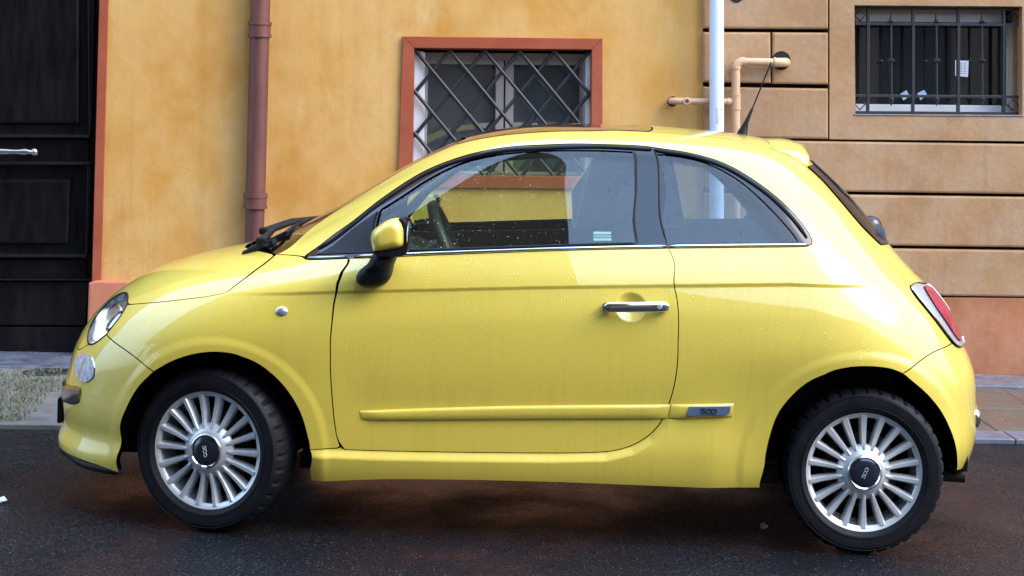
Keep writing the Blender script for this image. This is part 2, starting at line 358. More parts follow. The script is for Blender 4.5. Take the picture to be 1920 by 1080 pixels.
# ---------------------------------------------------------------- street, pavement, walls
KERB = lambda x: 1.03 + .072*(x+1.2)                 # y of the kerb line
WY = lambda x: 3.21 + .055*x                         # y of the house fronts' plane
WN = Vector((-.055, 1, 0)).normalized()              # into the wall
def wp(px, py, off=0.0):
    """point on the house-front plane, brought forward by off"""
    r = ray(px, py); c = CAM_POS; Y0 = 3.21 - off
    k = (Y0 + .055*c[0] - c[1])/(r[1] - .055*r[0]); return Vector(c + r*k)
def wslab(bm, poly, off, depth, bevel=0., seg=2):
    """slab with its face at off in front of the wall plane and the given depth"""
    bm_prism(bm, [wp(x, y, off) for x, y in poly], WN*depth, bevel, seg)
def rect(x0, y0, x1, y1, tilt=True):
    sl = .0126 if tilt else 0; lean = lambda x: -.0126-.000033*(x-960)
    f = lambda x, y: (x, y)
    return [f(x0, y0), f(x1, y0), f(x1, y1), f(x0, y1)]
def part(name, polys, off, depth, m, parent, bevel=0., seg=2, smooth=False):
    bm = bmesh.new()
    for p in polys: wslab(bm, p, off, depth, bevel, seg)
    return from_bm(name, bm, M[m], parent, smooth)
def wtube(name, pts, r, m, parent, off=0., seg=12, step=None):
    bm = bmesh.new(); P = [wp(x, y, o) for x, y, o in pts]
    tube(bm, P, r, seg); return from_bm(name, bm, M[m], parent, True)

# road: one sheet to the far ends of the street
xs = np.linspace(-60, 60, 61)
v = []; f = []
for x in xs:
    for y in (-14., -6., -2., 0.5, KERB(x)+.03): v.append((x, y, gz(x)))
for i in range(60):
    for j in range(4): f.append((i*5+j, (i+1)*5+j, (i+1)*5+j+1, i*5+j+1))
obj('road', v, f, M['asphalt'], kind='structure')
LIFT = .024
v = []; f = []
for x in xs: v += [(x, KERB(x)+.015, gz(x)-.02), (x, KERB(x)+.015, gz(x)+LIFT-.012), (x, WY(x)+.6, gz(x)+LIFT-.012)]
for i in range(60):
    for j in range(2): f.append((i*3+j, (i+1)*3+j, (i+1)*3+j+1, i*3+j+1))
side = obj('pavement', v, f, M['mortar'], kind='structure')
def ground_stone(name, pts, lift, th, m, parent, bevel=.006):
    bm = bmesh.new(); bm_prism(bm, [(x, y, gz(x)+lift) for x, y in pts], (0, 0, -th), bevel)
    return from_bm(name, bm, M[m], parent)
# kerb stones, sill stones along the wall foot, slabs between
x = -6.2
while x < 8:
    L_ = 1.0+.25*random.random()
    ground_stone('kerb_stone', [(x+.004, KERB(x)), (x+L_-.004, KERB(x+L_)), (x+L_-.004, KERB(x+L_)+.21), (x+.004, KERB(x)+.21)], LIFT, .10, 'stone' if x < .5 else 'stone_pale', side)
    x += L_
x = -6.0
while x < 8:
    L_ = .9+.5*random.random(); w0 = .46
    ground_stone('sill_stone', [(x+.003, WY(x)-w0), (x+L_-.003, WY(x+L_)-w0), (x+L_-.003, WY(x+L_)+.25), (x+.003, WY(x)+.25)], LIFT+.012, .06, 'stone_pale', side)
    x += L_
def slab_row(x0, x1, y0f, y1f, lmin, lmax, m, jit):
    x = x0
    while x < x1:
        L_ = lmin+(lmax-lmin)*random.random(); j = lambda: random.uniform(-jit, jit); g = .006 if m == 'stone' else .0015
        a, b = x+g, x+L_-g
        ground_stone('paving_stone', [(a+j(), y0f(a)+g+j()), (b+j(), y0f(b)+g+j()), (b+j(), y1f(b)-g+j()), (a+j(), y1f(a)-g+j())], LIFT+random.uniform(-.006, .002), .05, m, side, .008)
        x += L_
NR = 4
for k in range(NR):
    lo = lambda x, k=k: KERB(x)+.21+(WY(x)-.46-KERB(x)-.21)*k/NR
    hi = lambda x, k=k: KERB(x)+.21+(WY(x)-.46-KERB(x)-.21)*(k+1)/NR
    slab_row(-6.+random.random()*.4, 1.2, lo, hi, .32, .75, 'stone', .014)
for k in range(2):
    lo = lambda x, k=k: KERB(x)+.21+(WY(x)-.46-KERB(x)-.21)*k/2
    hi = lambda x, k=k: KERB(x)+.21+(WY(x)-.46-KERB(x)-.21)*(k+1)/2
    slab_row(1.3+.2*k, 8., lo, hi, .9, 1.6, 'pave_wet', .004)
# grass growing through the stones at the left
gv = []; gf = []
for _ in range(3800):
    px = random.uniform(-60, 120); py = random.uniform(696, 792)
    lim = 96 - (py-735)*.95 if py > 735 else 120
    if px > lim+random.uniform(-18, 10): continue
    if random.random() > .35 + .65*(0.5+.5*math.sin(px*.11+py*.19)*math.cos(py*.13-px*.05)): continue
    p = on_ground(px, py, LIFT-.004); h = random.uniform(.010, .034); a = random.uniform(0, 2*PI); w = random.uniform(.002, .004)
    d = np.array([math.cos(a), math.sin(a), 0]); l = np.array([random.uniform(-1, 1), random.uniform(-1, 1), 0])*h*.8; o = len(gv)
    gv += [p-d*w, p+d*w, p+l*.5+np.array([0, 0, h*.7])+d*w*.7, p+l+np.array([0, 0, h])]
    gf.append((o, o+1, o+2, o+3))
obj('grass', gv, gf, M['grass'], kind='stuff')
c = on_ground(88, 698, LIFT+.004); bm = bmesh.new(); lathe(bm, [(0, .004), (.10, .004), (.105, 0), (.13, .003), (.135, -.02)], 32, 'Z', c)
o = from_bm('drain_cover', bm, M['iron']); tag(o, 'small round dark iron drain cover in the pavement by the black door', 'drain cover')
def scrap(name, px, py, s, m, label, cat):
    c = on_ground(px, py, .004); bm = bmesh.new()
    pts = [(c[0]+math.cos(a)*s*r, c[1]+math.sin(a)*s*r*1.6, c[2]+h) for a, r, h in ((.2, 1, .004), (1.3, .6, .016), (2.4, .9, .010), (3.6, 1, .003), (4.6, .5, .0), (5.5, .8, .006))]
    bm_prism(bm, pts, (0, 0, -.0025)); tag(from_bm(name, bm, M[m]), label, cat)
scrap('paper_scrap', 3, 940, .02, 'paper', 'white paper scrap lying on the road at the left edge', 'litter')
scrap('dry_leaf', 1432, 989, .016, 'leaf', 'pale dry leaf lying on wet road in front of the rear wheel', 'leaf')

# ---- ochre house
OH = empty('ochre_house', (0, 0, 0), 'ochre stucco house front with red window surround and black panelled door', 'house')
def place(o, root):
    o.parent = root; return o
sub = place
def wall_face(name, outer, holes, off, depth, m, root, reveal=None):
    P, T = cdt(np.array(outer, float), [np.array(h, float) for h in holes])
    v = [wp(x, y, off) for x, y in P]; f = [tuple(t) for t in T]
    f = [t if (v[t[1]]-v[t[0]]).cross(v[t[2]]-v[t[0]]).dot(WN) < 0 else t[::-1] for t in f]
    for loop in [outer]+list(holes):
        n = len(loop); o = len(v)
        for x, y in loop: p = wp(x, y, off); v += [p, p+WN*depth]
        for i in range(n):
            j = (i+1) % n; f.append((o+2*i, o+2*i+1, o+2*j+1, o+2*j))
    return place(obj(name, v, f, M[m]), root)
win_hole = [(776.5, 90), (1109.5, 93), (1108, 331), (774, 328)]
# the left reveal of the door opening stands in line with x = 187 at the top and 165 at the foot
wall_face('wall', [(202, -1150), (1318, -1150), (1318, 700), (182, 700), (189, 530), (203, 0)], [win_hole], 0, .45, 'ochre', OH)
wall_face('wall', [(-3200, -1150), (202, -1150), (203, -400), (-385, -400), (-385, 700), (-3200, 700)], [], 0, .45, 'ochre', OH)
place(part('door_surround', [[(187, -400), (203.5, -400), (203.5, -2), (189.5, 531), (172, 531), (186, 0)]], .012, .35, 'red_trim', None, .004), OH)
place(part('plinth', [[(166, 531), (178, 527), (420, 529), (420, 700), (160, 700)]], .055, .4, 'pink_plinth', None, .012), OH)
place(part('plinth', [[(421, 534), (1317, 545), (1317, 700), (421, 700)]], .045, .4, 'pink_plinth', None, .012), OH)
# window: proud red surround, recessed casement, net curtain, lattice
so = [(755, 68), (1130, 72), (1130, 355), (745, 352)]; si = win_hole
for a, b in ((0, 1), (1, 2), (2, 3), (3, 0)):
    place(part('window_surround', [[so[a], so[b], si[b], si[a]]], .022, .25, 'red_trim', None, .004), OH)
WIN = place(from_bm('window', (lambda bm: (wslab(bm, [(770, 84), (1116, 87), (1114, 340), (766, 337)], -.33, .02), bm)[1])(bmesh.new()), M['dark_room']), OH)
def wsub(name, poly, off, depth, m, bevel=.003): return sub(part(name, [poly], off, depth, m, None, bevel), WIN)
wsub('jamb', [(777, 92), (797, 98), (795, 331), (774, 329)], -.05, .25, 'win_white')
wsub('jamb', [(1098, 100), (1109, 94), (1108, 332), (1096, 330)], -.05, .25, 'win_white')
wsub('frame', [(790, 98), (1100, 101), (1100, 114), (790, 112)], -.20, .08, 'win_wood')
wsub('frame', [(790, 112), (803, 112), (799, 332), (786, 332)], -.20, .08, 'win_wood')
wsub('frame', [(1088, 114), (1100, 114), (1099, 334), (1087, 334)], -.20, .08, 'win_wood')
wsub('frame', [(786, 320), (1099, 324), (1099, 338), (786, 334)], -.20, .08, 'win_wood')
wsub('stile', [(930, 113), (945, 113), (943, 325), (928, 325)], -.195, .075, 'win_wood')
wsub('stile', [(948, 113), (963.5, 113), (961.5, 325), (946, 325)], -.195, .075, 'win_wood')
wsub('sash_rail', [(803, 112), (930, 113), (930, 121), (803, 119)], -.198, .07, 'win_wood')
wsub('sash_rail', [(963, 113), (1088, 114), (1088, 122), (963, 121)], -.198, .07, 'win_wood')
wsub('pane', [(803, 118), (930, 119), (928, 322), (800, 321)], -.245, .004, 'pane', 0)
wsub('pane', [(963, 119), (1089, 120), (1088, 324), (961, 322)], -.245, .004, 'pane', 0)
wsub('curtain', [(800, 114), (932, 115), (931, 324), (797, 323)], -.268, .004, 'curtain_net', 0)
wsub('curtain', [(961, 115), (1092, 116), (1091, 326), (959, 325)], -.268, .004, 'curtain_net', 0)
# lattice: round bars crossing on a diamond grid, one object per bar
U0, V0, DX, DY = 879.5, 93.0, 65.3, 39.6
def clip_bar(x0, y0, sgn):
    """bar through (x0,y0) with slope sgn*DY/(DX/2), clipped to the opening"""
    k = sgn*DY/(DX/2); pts = []
    L_ = lambda y: 777-(y-92)*.009; R_ = lambda y: 1109-(y-92)*.004; T_ = lambda x: 91.5+(x-777)*.009; B_ = lambda x: 330.
    ts = np.linspace(-400, 400, 4001); xx = x0+ts; yy = y0+k*ts
    ok = (xx > L_(yy)) & (xx < R_(yy)) & (yy > T_(xx)) & (yy < B_(xx))
    if not ok.any(): return None
    i = np.where(ok)[0]; return (xx[i[0]], yy[i[0]]), (xx[i[-1]], yy[i[-1]])
lat_meshes = []
for sgn in (1, -1):
    for k in range(-8, 14):
        x0 = 843.5+k*DX; y0 = 93.5+.009*(x0-777)
        c = clip_bar(x0, y0, sgn)
        if not c or abs(c[1][1]-c[0][1]) < 14: continue
        o_ = .006 if sgn > 0 else -.006
        sub(wtube('lattice_bar', [(c[0][0], c[0][1], -.03+o_), (c[1][0], c[1][1], -.03+o_)], .0112, 'iron', None, seg=10), WIN)
# downpipe in oxide red
DP = empty('red_downpipe', (0, 0, 0), 'oxide red round drainpipe with collars running down the ochre wall', 'drainpipe')
pc = lambda y: 488.5-(y)*.0258
def seg_pipe(name, y0, y1, r, par): return wtube(name, [(pc(y0), y0, .075), (pc(y1), y1, .075)], r, 'pipe_red', par, seg=28)
seg_pipe('pipe', -700, 372, .0575, DP); seg_pipe('pipe', 372, 640, .0555, DP)
for y0, y1, r in ((41, 47, .070), (47, 64, .0645), (64, 70, .070), (362, 371, .0715), (371, 386, .067), (386, 391, .072)):
    seg_pipe('collar', y0, y1, r, DP)
# black door set back in its opening
DR = place(from_bm('door', (lambda bm: (wslab(bm, [(-400, -400), (214, -400), (214, 668), (-400, 660)], -.16, .05), bm)[1])(bmesh.new()), M['door_wood']), OH)
def dsub(name, poly, off, depth, bevel=.006, m='door_wood'): return sub(part(name, [poly], off, depth, m, None, bevel), DR)
dsub('rail', [(-400, 259), (166, 260), (165, 304), (-400, 304)], -.13, .04)
dsub('rail', [(-400, 484), (161, 486), (160, 522), (-400, 520)], -.13, .04)
dsub('moulding', [(-400, 251), (168, 252), (167, 259), (-400, 258)], -.085, .08, .016, 'door_gloss')
dsub('moulding', [(-400, 302.5), (172, 303.5), (172, 308), (-400, 307)], -.085, .08, .016, 'door_gloss')
dsub('moulding', [(-400, 475), (162, 477), (161, 484), (-400, 482)], -.085, .08, .016, 'door_gloss')
dsub('moulding', [(-400, 521), (172, 523), (172, 526), (-400, 524)], -.085, .08, .010, 'door_gloss')
dsub('panel', [(-400, -400), (150, -400), (149, 232), (-400, 231)], -.128, .04, .02)
dsub('panel', [(-400, 334), (133, 335), (129, 458), (-400, 456)], -.128, .04, .02)
dsub('stile', [(160, -400), (186, -400), (172, 251), (166, 251)], -.125, .04)
dsub('stile', [(163, 309), (172, 309), (166, 476), (160, 476)], -.125, .04)
dsub('kick_board', [(-400, 526), (166, 528), (160, 610), (-400, 608)], -.115, .05)
dsub('kick_board', [(-400, 612), (160, 614), (152, 663), (-400, 660)], -.110, .055)
bm = bmesh.new()
ha = wp(-40, 284, -.04); hb = wp(58, 285, -.04)
tube(bm, [ha.lerp(hb, k/9) for k in range(10)], [.016, .016, .015, .017, .019, .017, .014, .016, .021, .012], 14)
tube(bm, [hb.lerp(ha, .06), hb.lerp(ha, .06)+WN*.08], .012, 10)
sub(from_bm('handle', bm, M['nickel'], None, True), DR)
bm = bmesh.new(); lathe(bm, [(0, -.018), (.012, -.016), (.02, -.008), (.024, 0)], 20, 'Y', wp(64, 285, -.09)); sub(from_bm('handle_rose', bm, M['nickel'], None, True), DR)

# ---- tan house with cut courses
TH = empty('tan_house', (0, 0, 0), 'tan stucco house front with grooved courses and terracotta base', 'house')
place(part('wall', [[(1317.5, -1150), (4400, -1150), (4400, 740), (1317.5, 700)]], -.30, .3, 'tan', None), TH)
def block(poly, m='tan', off=.03, bevel=.013): return place(part('stone_block', [poly], off, .329, m, None, bevel, 2), TH)
block([(1318.5, -160), (1553.5, -160), (1553.5, 54.5), (1318.5, 53)])
block([(1318.5, 60), (1445, 60.5), (1446, 156), (1318.5, 154)]); block([(1448.5, 60.5), (1553.5, 61), (1553.5, 158.5), (1448.5, 157)])
block([(1318.5, 162.5), (1553.5, 166), (1553.5, 261), (1318.5, 257.5)])
for y0, y1, m in ((267, 361, 'tan'), (366.5, 461, 'tan'), (466.5, 554, 'tan')):
    x = 1318.5
    for x1 in (1760 if False else 2250, 3300, 4400):
        d = lambda xx: (xx-1700)*.0135
        block([(x, y0+d(x)), (x1-2, y0+d(x1)), (x1-2, y1+d(x1)), (x, y1+d(x))], m); x = x1+2
tw = [(1602, 9.5), (1917, 12), (1917, 215.5), (1604, 213.5)]
wall_face('wall', [(1555.5, -1150), (4400, -1150), (4400, 290), (1555.5, 261)], [tw], .026, .32, 'tan', TH)
wall_face('wall', [(1318.5, -1150), (1553.5, -1150), (1553.5, -164), (1318.5, -164)], [], .03, .3, 'tan', TH)
place(part('base_course', [[(1318.5, 553), (2200, 562), (2200, 706), (1318.5, 701)]], .022, .3, 'terracotta', None, .006), TH)
place(part('base_course', [[(2203, 562), (4400, 594), (4400, 745), (2203, 706)]], .022, .3, 'terracotta', None, .006), TH)
WT = place(from_bm('window', (lambda bm: (wslab(bm, [(1590, -2), (1935, -2), (1935, 230), (1590, 230)], -.24, .02), bm)[1])(bmesh.new()), M['dark_room']), TH)
def tsub(name, poly, off, depth, m, bevel=.002): return sub(part(name, [poly], off, depth, m, None, bevel), WT)
tsub('sill', [(1600, 214), (1919, 216), (1919, 219.5), (1602, 217)], .03, .24, 'stone_pale', .003)
tsub('frame', [(1604, 195), (1886, 198), (1886, 212), (1604, 209.5)], -.13, .06, 'win_white')
tsub('frame', [(1876, 20), (1886, 20), (1886, 198), (1876, 198)], -.14, .05, 'iron')
tsub('shutter_box', [(1604, 17), (1880, 19), (1880, 42.5), (1604, 40)], -.125, .07, 'win_wood')
tsub('frame', [(1604, 40), (1880, 42), (1880, 50), (1604, 48)], -.14, .05, 'iron')
tsub('pane', [(1604, 48), (1878, 50), (1878, 198), (1604, 196)], -.165, .004, 'pane', 0)
cv = []; cf = []
for i in range(25):
    px = 1886+i*1.15; o_ = -.15+.012*math.sin(i*1.25)
    cv += [wp(px, 46, o_), wp(px, 212, o_)]
for i in range(24): cf.append((2*i, 2*i+1, 2*i+3, 2*i+2))
sub(obj('curtain', cv, cf, M['curtain'], smooth=True), WT)
# window grille: flat bars, spear balusters with collars, corner lozenges
G = -.035
for x, w in ((1628.4, 2.8), (1713, 2.8), (1798, 2.8), (1883, 2.8), (1914, 2.2)):
    tsub('grille_bar', [(x-w, 12), (x+w, 12), (x+w-.6, 213), (x-w-.6, 213)], G, .022, 'iron')
for y, w in ((15, 2.6), (44.5, 2.6), (179.5, 2.6), (210.5, 2.6)):
    tsub('grille_bar', [(1604, y-w), (1916, y-w+2.2), (1916, y+w+2.2), (1604, y+w)], G-.002, .018, 'iron')
for x in (1670.5, 1755.5, 1841):
    bm = bmesh.new(); a = wp(x, 46, G-.01); b = wp(x+.8, 178, G-.01); tube(bm, [a, b], .0072, 10); c = wp(x, 113.5, G-.01)
    lathe(bm, [(.001, .018), (.008, .016), (.026, .001), (.026, -.001), (.008, -.016), (.001, -.018)], 14, 'Z', c)
    c = wp(x+.8, 187, G-.01); lathe(bm, [(.001, .022), (.009, .018), (.018, .008), (.018, .006), (.001, -.04)], 12, 'Z', c)
    c = wp(x, 42, G-.01); lathe(bm, [(.022, 0), (.013, .006), (.008, .02), (.006, .038), (.001, .056)], 12, 'Z', c)
    sub(from_bm('baluster', bm, M['iron'], None, True), WT)
for x, y, r in ((1612.5, 29, 10), (1898.5, 32, 10), (1612.5, 195, 10.5), (1899.5, 197, 10.5)):
    bm = bmesh.new(); P = [wp(x, y-r, G-.006), wp(x+r, y, G-.006), wp(x, y+r, G-.006), wp(x-r, y, G-.006)]
    tube(bm, P, .006, 6, closed=True); sub(from_bm('lozenge', bm, M['iron'], None), WT)
def card(name, poly, off, m, label, cat):
    bm = bmesh.new(); wslab(bm, poly, off, .001); tag(from_bm(name, bm, M[m]), label, cat)
card('paper_notice', [(1791, 113), (1816.5, 114), (1815, 144.5), (1791, 142)], -.158, 'paper', 'white paper notice stuck inside the barred right window', 'notice')
card('blue_card', [(1688, 176), (1700, 169), (1705, 180), (1694, 188.5)], -.155, 'paper_blue', 'pale blue card at foot of barred window, left of its twin', 'card')
card('blue_card', [(1720, 175), (1733, 168.5), (1738, 177), (1726, 188)], -.155, 'paper_blue', 'pale blue card at foot of barred window, right of its twin', 'card')
bm = bmesh.new()
for i in range(7):
    y = 118+i*3.2
    for a, b in ((1800, 1806), (1807, 1812)): wslab(bm, [(a, y), (b-random.random()*2, y), (b-1.5, y+.9), (a, y+.9)], -.1575, .0004)
o = from_bm('print', bm, M['ink']); o.parent = bpy.data.objects['paper_notice']

# white plastic pipe with its print
WPp = empty('white_pipe', (0, 0, 0), 'white plastic pipe standing upright against the tan courses, black print on it', 'pipe')
wtube('pipe', [(1343.3, -500, .135), (1344, 640, .135)], .0425, 'pvc_white', WPp, seg=40)
def text_mesh(s, size):
    c = bpy.data.curves.new('t', 'FONT'); c.body = s; c.size = size; c.align_x = 'LEFT'
    o = bpy.data.objects.new('t', c); COL.objects.link(o); bpy.context.view_layer.update()
    me = bpy.data.meshes.new_from_object(o.evaluated_get(bpy.context.evaluated_depsgraph_get())); bpy.data.objects.remove(o); return me
def pipe_text(s, px, py, size, squash=1.):
    me = text_mesh(s, size); b = wp(px, py, .135); axis = wp(1343.6, py, .135); rr = .0428
    for v_ in me.vertices:
        u, w = v_.co.x*squash, v_.co.y          # reads upwards, letters' tops to the left
        dx = (b.x-axis.x)-w; v_.co = Vector((axis.x+dx, axis.y-math.sqrt(max(rr*rr-dx*dx, 0)), b.z+u))
    me.materials.append(M['ink']); link('print', me, WPp)
pipe_text('NITET  3R', 1353, 230, .0145, 1.35)
pipe_text('SMOUT ECCOFIT', 1343.5, 232, .0125, .98)
pipe_text('_____', 1344.5, 232, .022, .75)
# beige waste pipe: riser, elbow, arm into the hole, branch to the other hole
BP = empty('beige_pipe', (0, 0, 0), 'beige plastic waste pipe with elbow and branch on the tan wall', 'pipe')
def bt(name, pts, r, seg=20):
    bm = bmesh.new(); tube(bm, [wp(*p) for p in pts], r, seg); return from_bm(name, bm, M['pvc_beige'], BP, True)
PO = .085
bt('riser', [(1380, 640, PO), (1379.6, 126, PO)], .0255)
arc = [(1379.6, 128, PO)]+[(1379.6+14*(1-math.cos(a)), 128-12.5*math.sin(a)-0, PO) for a in np.linspace(.15, PI/2, 8)]
bt('elbow', arc+[(1396, 115.6, PO)], .0285)
bt('arm', [(1394, 115.5, PO), (1456, 117, PO)], .0235)
arc = [(1452, 117, PO), (1462, 117, PO), (1468, 117, PO-.006), (1472, 117, PO-.02), (1473.5, 117, PO-.05), (1473.5, 117, -.05)]
bt('elbow', arc, .0275)
for y in (128, 178, 204): bt('collar', [(1379.8, y-1.4, PO), (1379.8, y+1.4, PO)], .0305)
for x in (1396, 1452): bt('collar', [(x-1.5, 116.5, PO), (x+1.5, 116.5, PO)], .0295)
bt('tee', [(1379.8, 177, PO), (1379.9, 205, PO)], .0275)
bt('branch', [(1381, 190.5, PO-.005), (1290, 190, PO-.005)], .0195)
bt('collar', [(1363, 190.4, PO-.005), (1372, 190.5, PO-.005)], .024)
bt('branch', [(1291, 190, PO-.005), (1268, 189.5, PO-.005), (1261, 189.3, PO-.02), (1259, 189, PO-.05), (1259, 189, -.05)], .0205)
bm = bmesh.new(); lathe(bm, [(.012, -.035), (.02, -.034), (.024, -.026), (.02, -.012), (.014, 0)], 20, 'Y', wp(1287, 190, PO-.005)); from_bm('inspection_cap', bm, M['pvc_beige'], BP, True)
def hole(px, py, rx, root, rpx=None):
    bm = bmesh.new(); off = .0325 if px > 1318 else .0025
    P = [wp(px+rx*math.cos(a), py+rx*math.sin(a)*1.02, off) for a in np.linspace(0, 2*PI, 28, endpoint=False)]
    bm_prism(bm, P, WN*.02); place(from_bm('pipe_hole', bm, M['hole']), root)
hole(1465, 113.5, 17.5, TH); hole(1381, -8, 13, TH); hole(1261, 190, 9.5, OH)

# the far side of the street, which the car's paint and windows mirror
def far_house(name, x0, x1, h, label, ystart, rows, eave=.3, jetty=None):
    bm = bmesh.new(); y = ystart
    bm_prism(bm, [(x0, y, -2), (x0, y, h), (x1, y, h), (x1, y, -2)], (0, -6, 0))
    r = from_bm(name, bm, M['far_wall']); tag(r, label, 'house')
    if jetty:                                        # unseen overhang and struts, added to keep sky out of the mirrored glass
        bm = bmesh.new(); bm_prism(bm, [(x0, jetty, 3.9), (x0, jetty, h-.01), (x1, jetty, h-.01), (x1, jetty, 3.9)], (0, y-jetty-.01, 0)); from_bm('added_storey', bm, M['far_wall'], r)
        for k in range(5):
            bm = bmesh.new(); xx = x1-3.2-k*2.4; tube(bm, [(xx, y, 2.6), (xx, jetty-.25, 3.9)], .09, 8); from_bm('added_strut', bm, M['far_dark'], r)
        y = jetty
    bm = bmesh.new(); bm_box(bm, ((x0+x1)/2, y+eave/2-.3, h+.07), (x1-x0, eave+.6, .14)); from_bm('cornice', bm, M['far_wall'], r)
    z = 1.2
    for k in range(rows):
        x = x0+1.2
        while x < x1-1.4:
            bm = bmesh.new(); bm_box(bm, (x+.5, y+.012, z+.8), (1.0, .07, 1.6)); from_bm('window', bm, M['far_dark'], r); x += 2.6
        z += 3.3
far_house('far_tall_house', -12., 1.3, 17., 'tall shaded house across the street, mirrored in the side windows', -8.3, 4, .8, -5.6)  # height, eave and jetty shaped to block sky from the side windows
far_house('far_low_house', 1.3, 26., 4.6, 'low house across the street, mirrored in the rear wing', -9.6, 1)

# ---------------------------------------------------------------- the car's skin: a stack of level outlines
# rows: level, height, nose x, nose corner length, its exponent, half width, tail x, tail corner length, its exponent
KN = np.array([
 # t     z     xf    Lf   nf    w     xr    Lr   nr
 [0.00, 0.190,-0.62, .62, 2.5, .735, 2.70, .62, 2.5],
 [0.05, 0.245,-0.70, .70, 2.5, .765, 2.75, .64, 2.5],
 [0.09, 0.300,-0.73, .74, 2.5, .782, 2.77, .64, 2.5],
 [0.13, 0.360,-0.71, .74, 2.5, .792, 2.79, .64, 2.5],
 [0.20, 0.480,-0.71, .74, 2.5, .803, 2.81, .66, 2.5],
 [0.27, 0.600,-0.69, .74, 2.5, .810, 2.81, .66, 2.5],
 [0.34, 0.720,-0.62, .76, 2.4, .812, 2.76, .66, 2.5],
 [0.40, 0.820,-0.49, .80, 2.4, .808, 2.69, .66, 2.5],
 [0.46, 0.910,-0.29, .85, 2.4, .795, 2.60, .66, 2.5],
 [0.51, 0.980,-0.08, .90, 2.4, .772, 2.55, .66, 2.5],
 [0.56, 1.045, 0.13, .80, 2.4, .742, 2.51, .70, 2.5],
 [0.63, 1.140, 0.26, .75, 2.5, .700, 2.44, .72, 2.5],
 [0.70, 1.235, 0.42, .65, 2.5, .650, 2.37, .74, 2.5],
 [0.77, 1.325, 0.60, .60, 2.4, .595, 2.29, .76, 2.4],
 [0.83, 1.390, 0.78, .55, 2.3, .542, 2.20, .74, 2.3],
 [0.88, 1.432, 0.92, .48, 2.2, .475, 2.10, .70, 2.2],
 [0.92, 1.458, 1.02, .42, 2.1, .390, 2.00, .60, 2.1],
 [0.96, 1.478, 1.12, .35, 2.0, .250, 1.85, .45, 2.0],
 [1.00, 1.486, 1.20, .28, 2.0, .000, 1.70, .30, 2.0]])
KN[:, 3] = [.62, .70, .74, .74, .74, .74, .75, .77, .80, .78, .66, .50, .42, .38, .36, .34, .32, .30, .26]
KN[0:4, 5] = [.755, .776, .787, .793]
KN[10:17, 5] = [.742, .696, .647, .599, .560, .500, .405]
KN[:, 7] = [.62, .64, .64, .64, .66, .66, .65, .62, .58, .55, .53, .52, .52, .54, .55, .54, .50, .42, .30]
KN[:, 1] = [0.19, 0.245, 0.3, 0.36, 0.48, 0.6, 0.72, 0.82, 0.91, 0.98, 1.045, 1.14, 1.235, 1.325, 1.39, 1.432, 1.4594, 1.4763, 1.4883]
KN[:, 2] = [-0.715, -0.7254, -0.708, -0.7114, -0.6971, -0.6623, -0.5899, -0.4791, -0.2833, -0.0102, 0.1549, 0.3239, 0.4757, 0.6213, 0.7433, 0.8417, 0.9666, 1.0867, 1.2544]
KN[:, 6] = [2.774, 2.7975, 2.8183, 2.8291, 2.827, 2.8134, 2.7603, 2.7076, 2.6328, 2.5592, 2.4992, 2.4141, 2.3328, 2.2389, 2.1585, 2.0773, 1.9671, 1.8027, 1.5743]
def _slopes(t, y):
    """monotone cubic slopes (Fritsch-Carlson)"""
    h = np.diff(t)[:, None]; d = np.diff(y, axis=0) / h
    m = np.zeros_like(y); m[0] = d[0]; m[-1] = d[-1]
    w1 = 2*h[1:] + h[:-1]; w2 = h[1:] + 2*h[:-1]
    same = d[:-1]*d[1:] > 0
    with np.errstate(divide='ignore', invalid='ignore'):
        hm = (w1 + w2) / (w1/d[:-1] + w2/d[1:])
    m[1:-1] = np.where(same, hm, 0.0)
    return m
def _nat(t, y):
    """natural cubic spline slopes (smooth second derivative) blended where monotone allows"""
    n = len(t); A = np.zeros((n, n)); r = np.zeros_like(y); h = np.diff(t)
    A[0, 0] = 2; A[0, 1] = 1; r[0] = 3*(y[1]-y[0])/h[0]
    A[-1, -1] = 2; A[-1, -2] = 1; r[-1] = 3*(y[-1]-y[-2])/h[-1]
    for i in range(1, n-1):
        A[i, i-1] = 1/h[i-1]; A[i, i] = 2*(1/h[i-1]+1/h[i]); A[i, i+1] = 1/h[i]
        r[i] = 3*((y[i]-y[i-1])/h[i-1]**2 + (y[i+1]-y[i])/h[i]**2)
    return np.linalg.solve(A, r)
def set_knots(K):
    global KT, KV, KM
    KT, KV = K[:, 0], K[:, 1:]
    KM = _nat(KT, KV)
set_knots(KN)
def knots_at(t):
    t = np.clip(t, 0, 1); i = np.clip(np.searchsorted(KT, t, side='right')-1, 0, len(KT)-2)
    h = (KT[i+1]-KT[i]); u = (t-KT[i])/h
    u = u[..., None]; h = h[..., None]
    a, b, ma, mb = KV[i], KV[i+1], KM[i]*h, KM[i+1]*h
    return a*(1+2*u)*(1-u)**2 + ma*u*(1-u)**2 + b*u*u*(3-2*u) + mb*u*u*(u-1)
SA, SB = 0.30, 0.70                      # s in [0,SA] nose corner, [SA,SB] flank, [SB,1] tail corner
def sstep(a, b, x):
    u = np.clip((x-a)/(b-a), 0, 1); return u*u*(3-2*u)
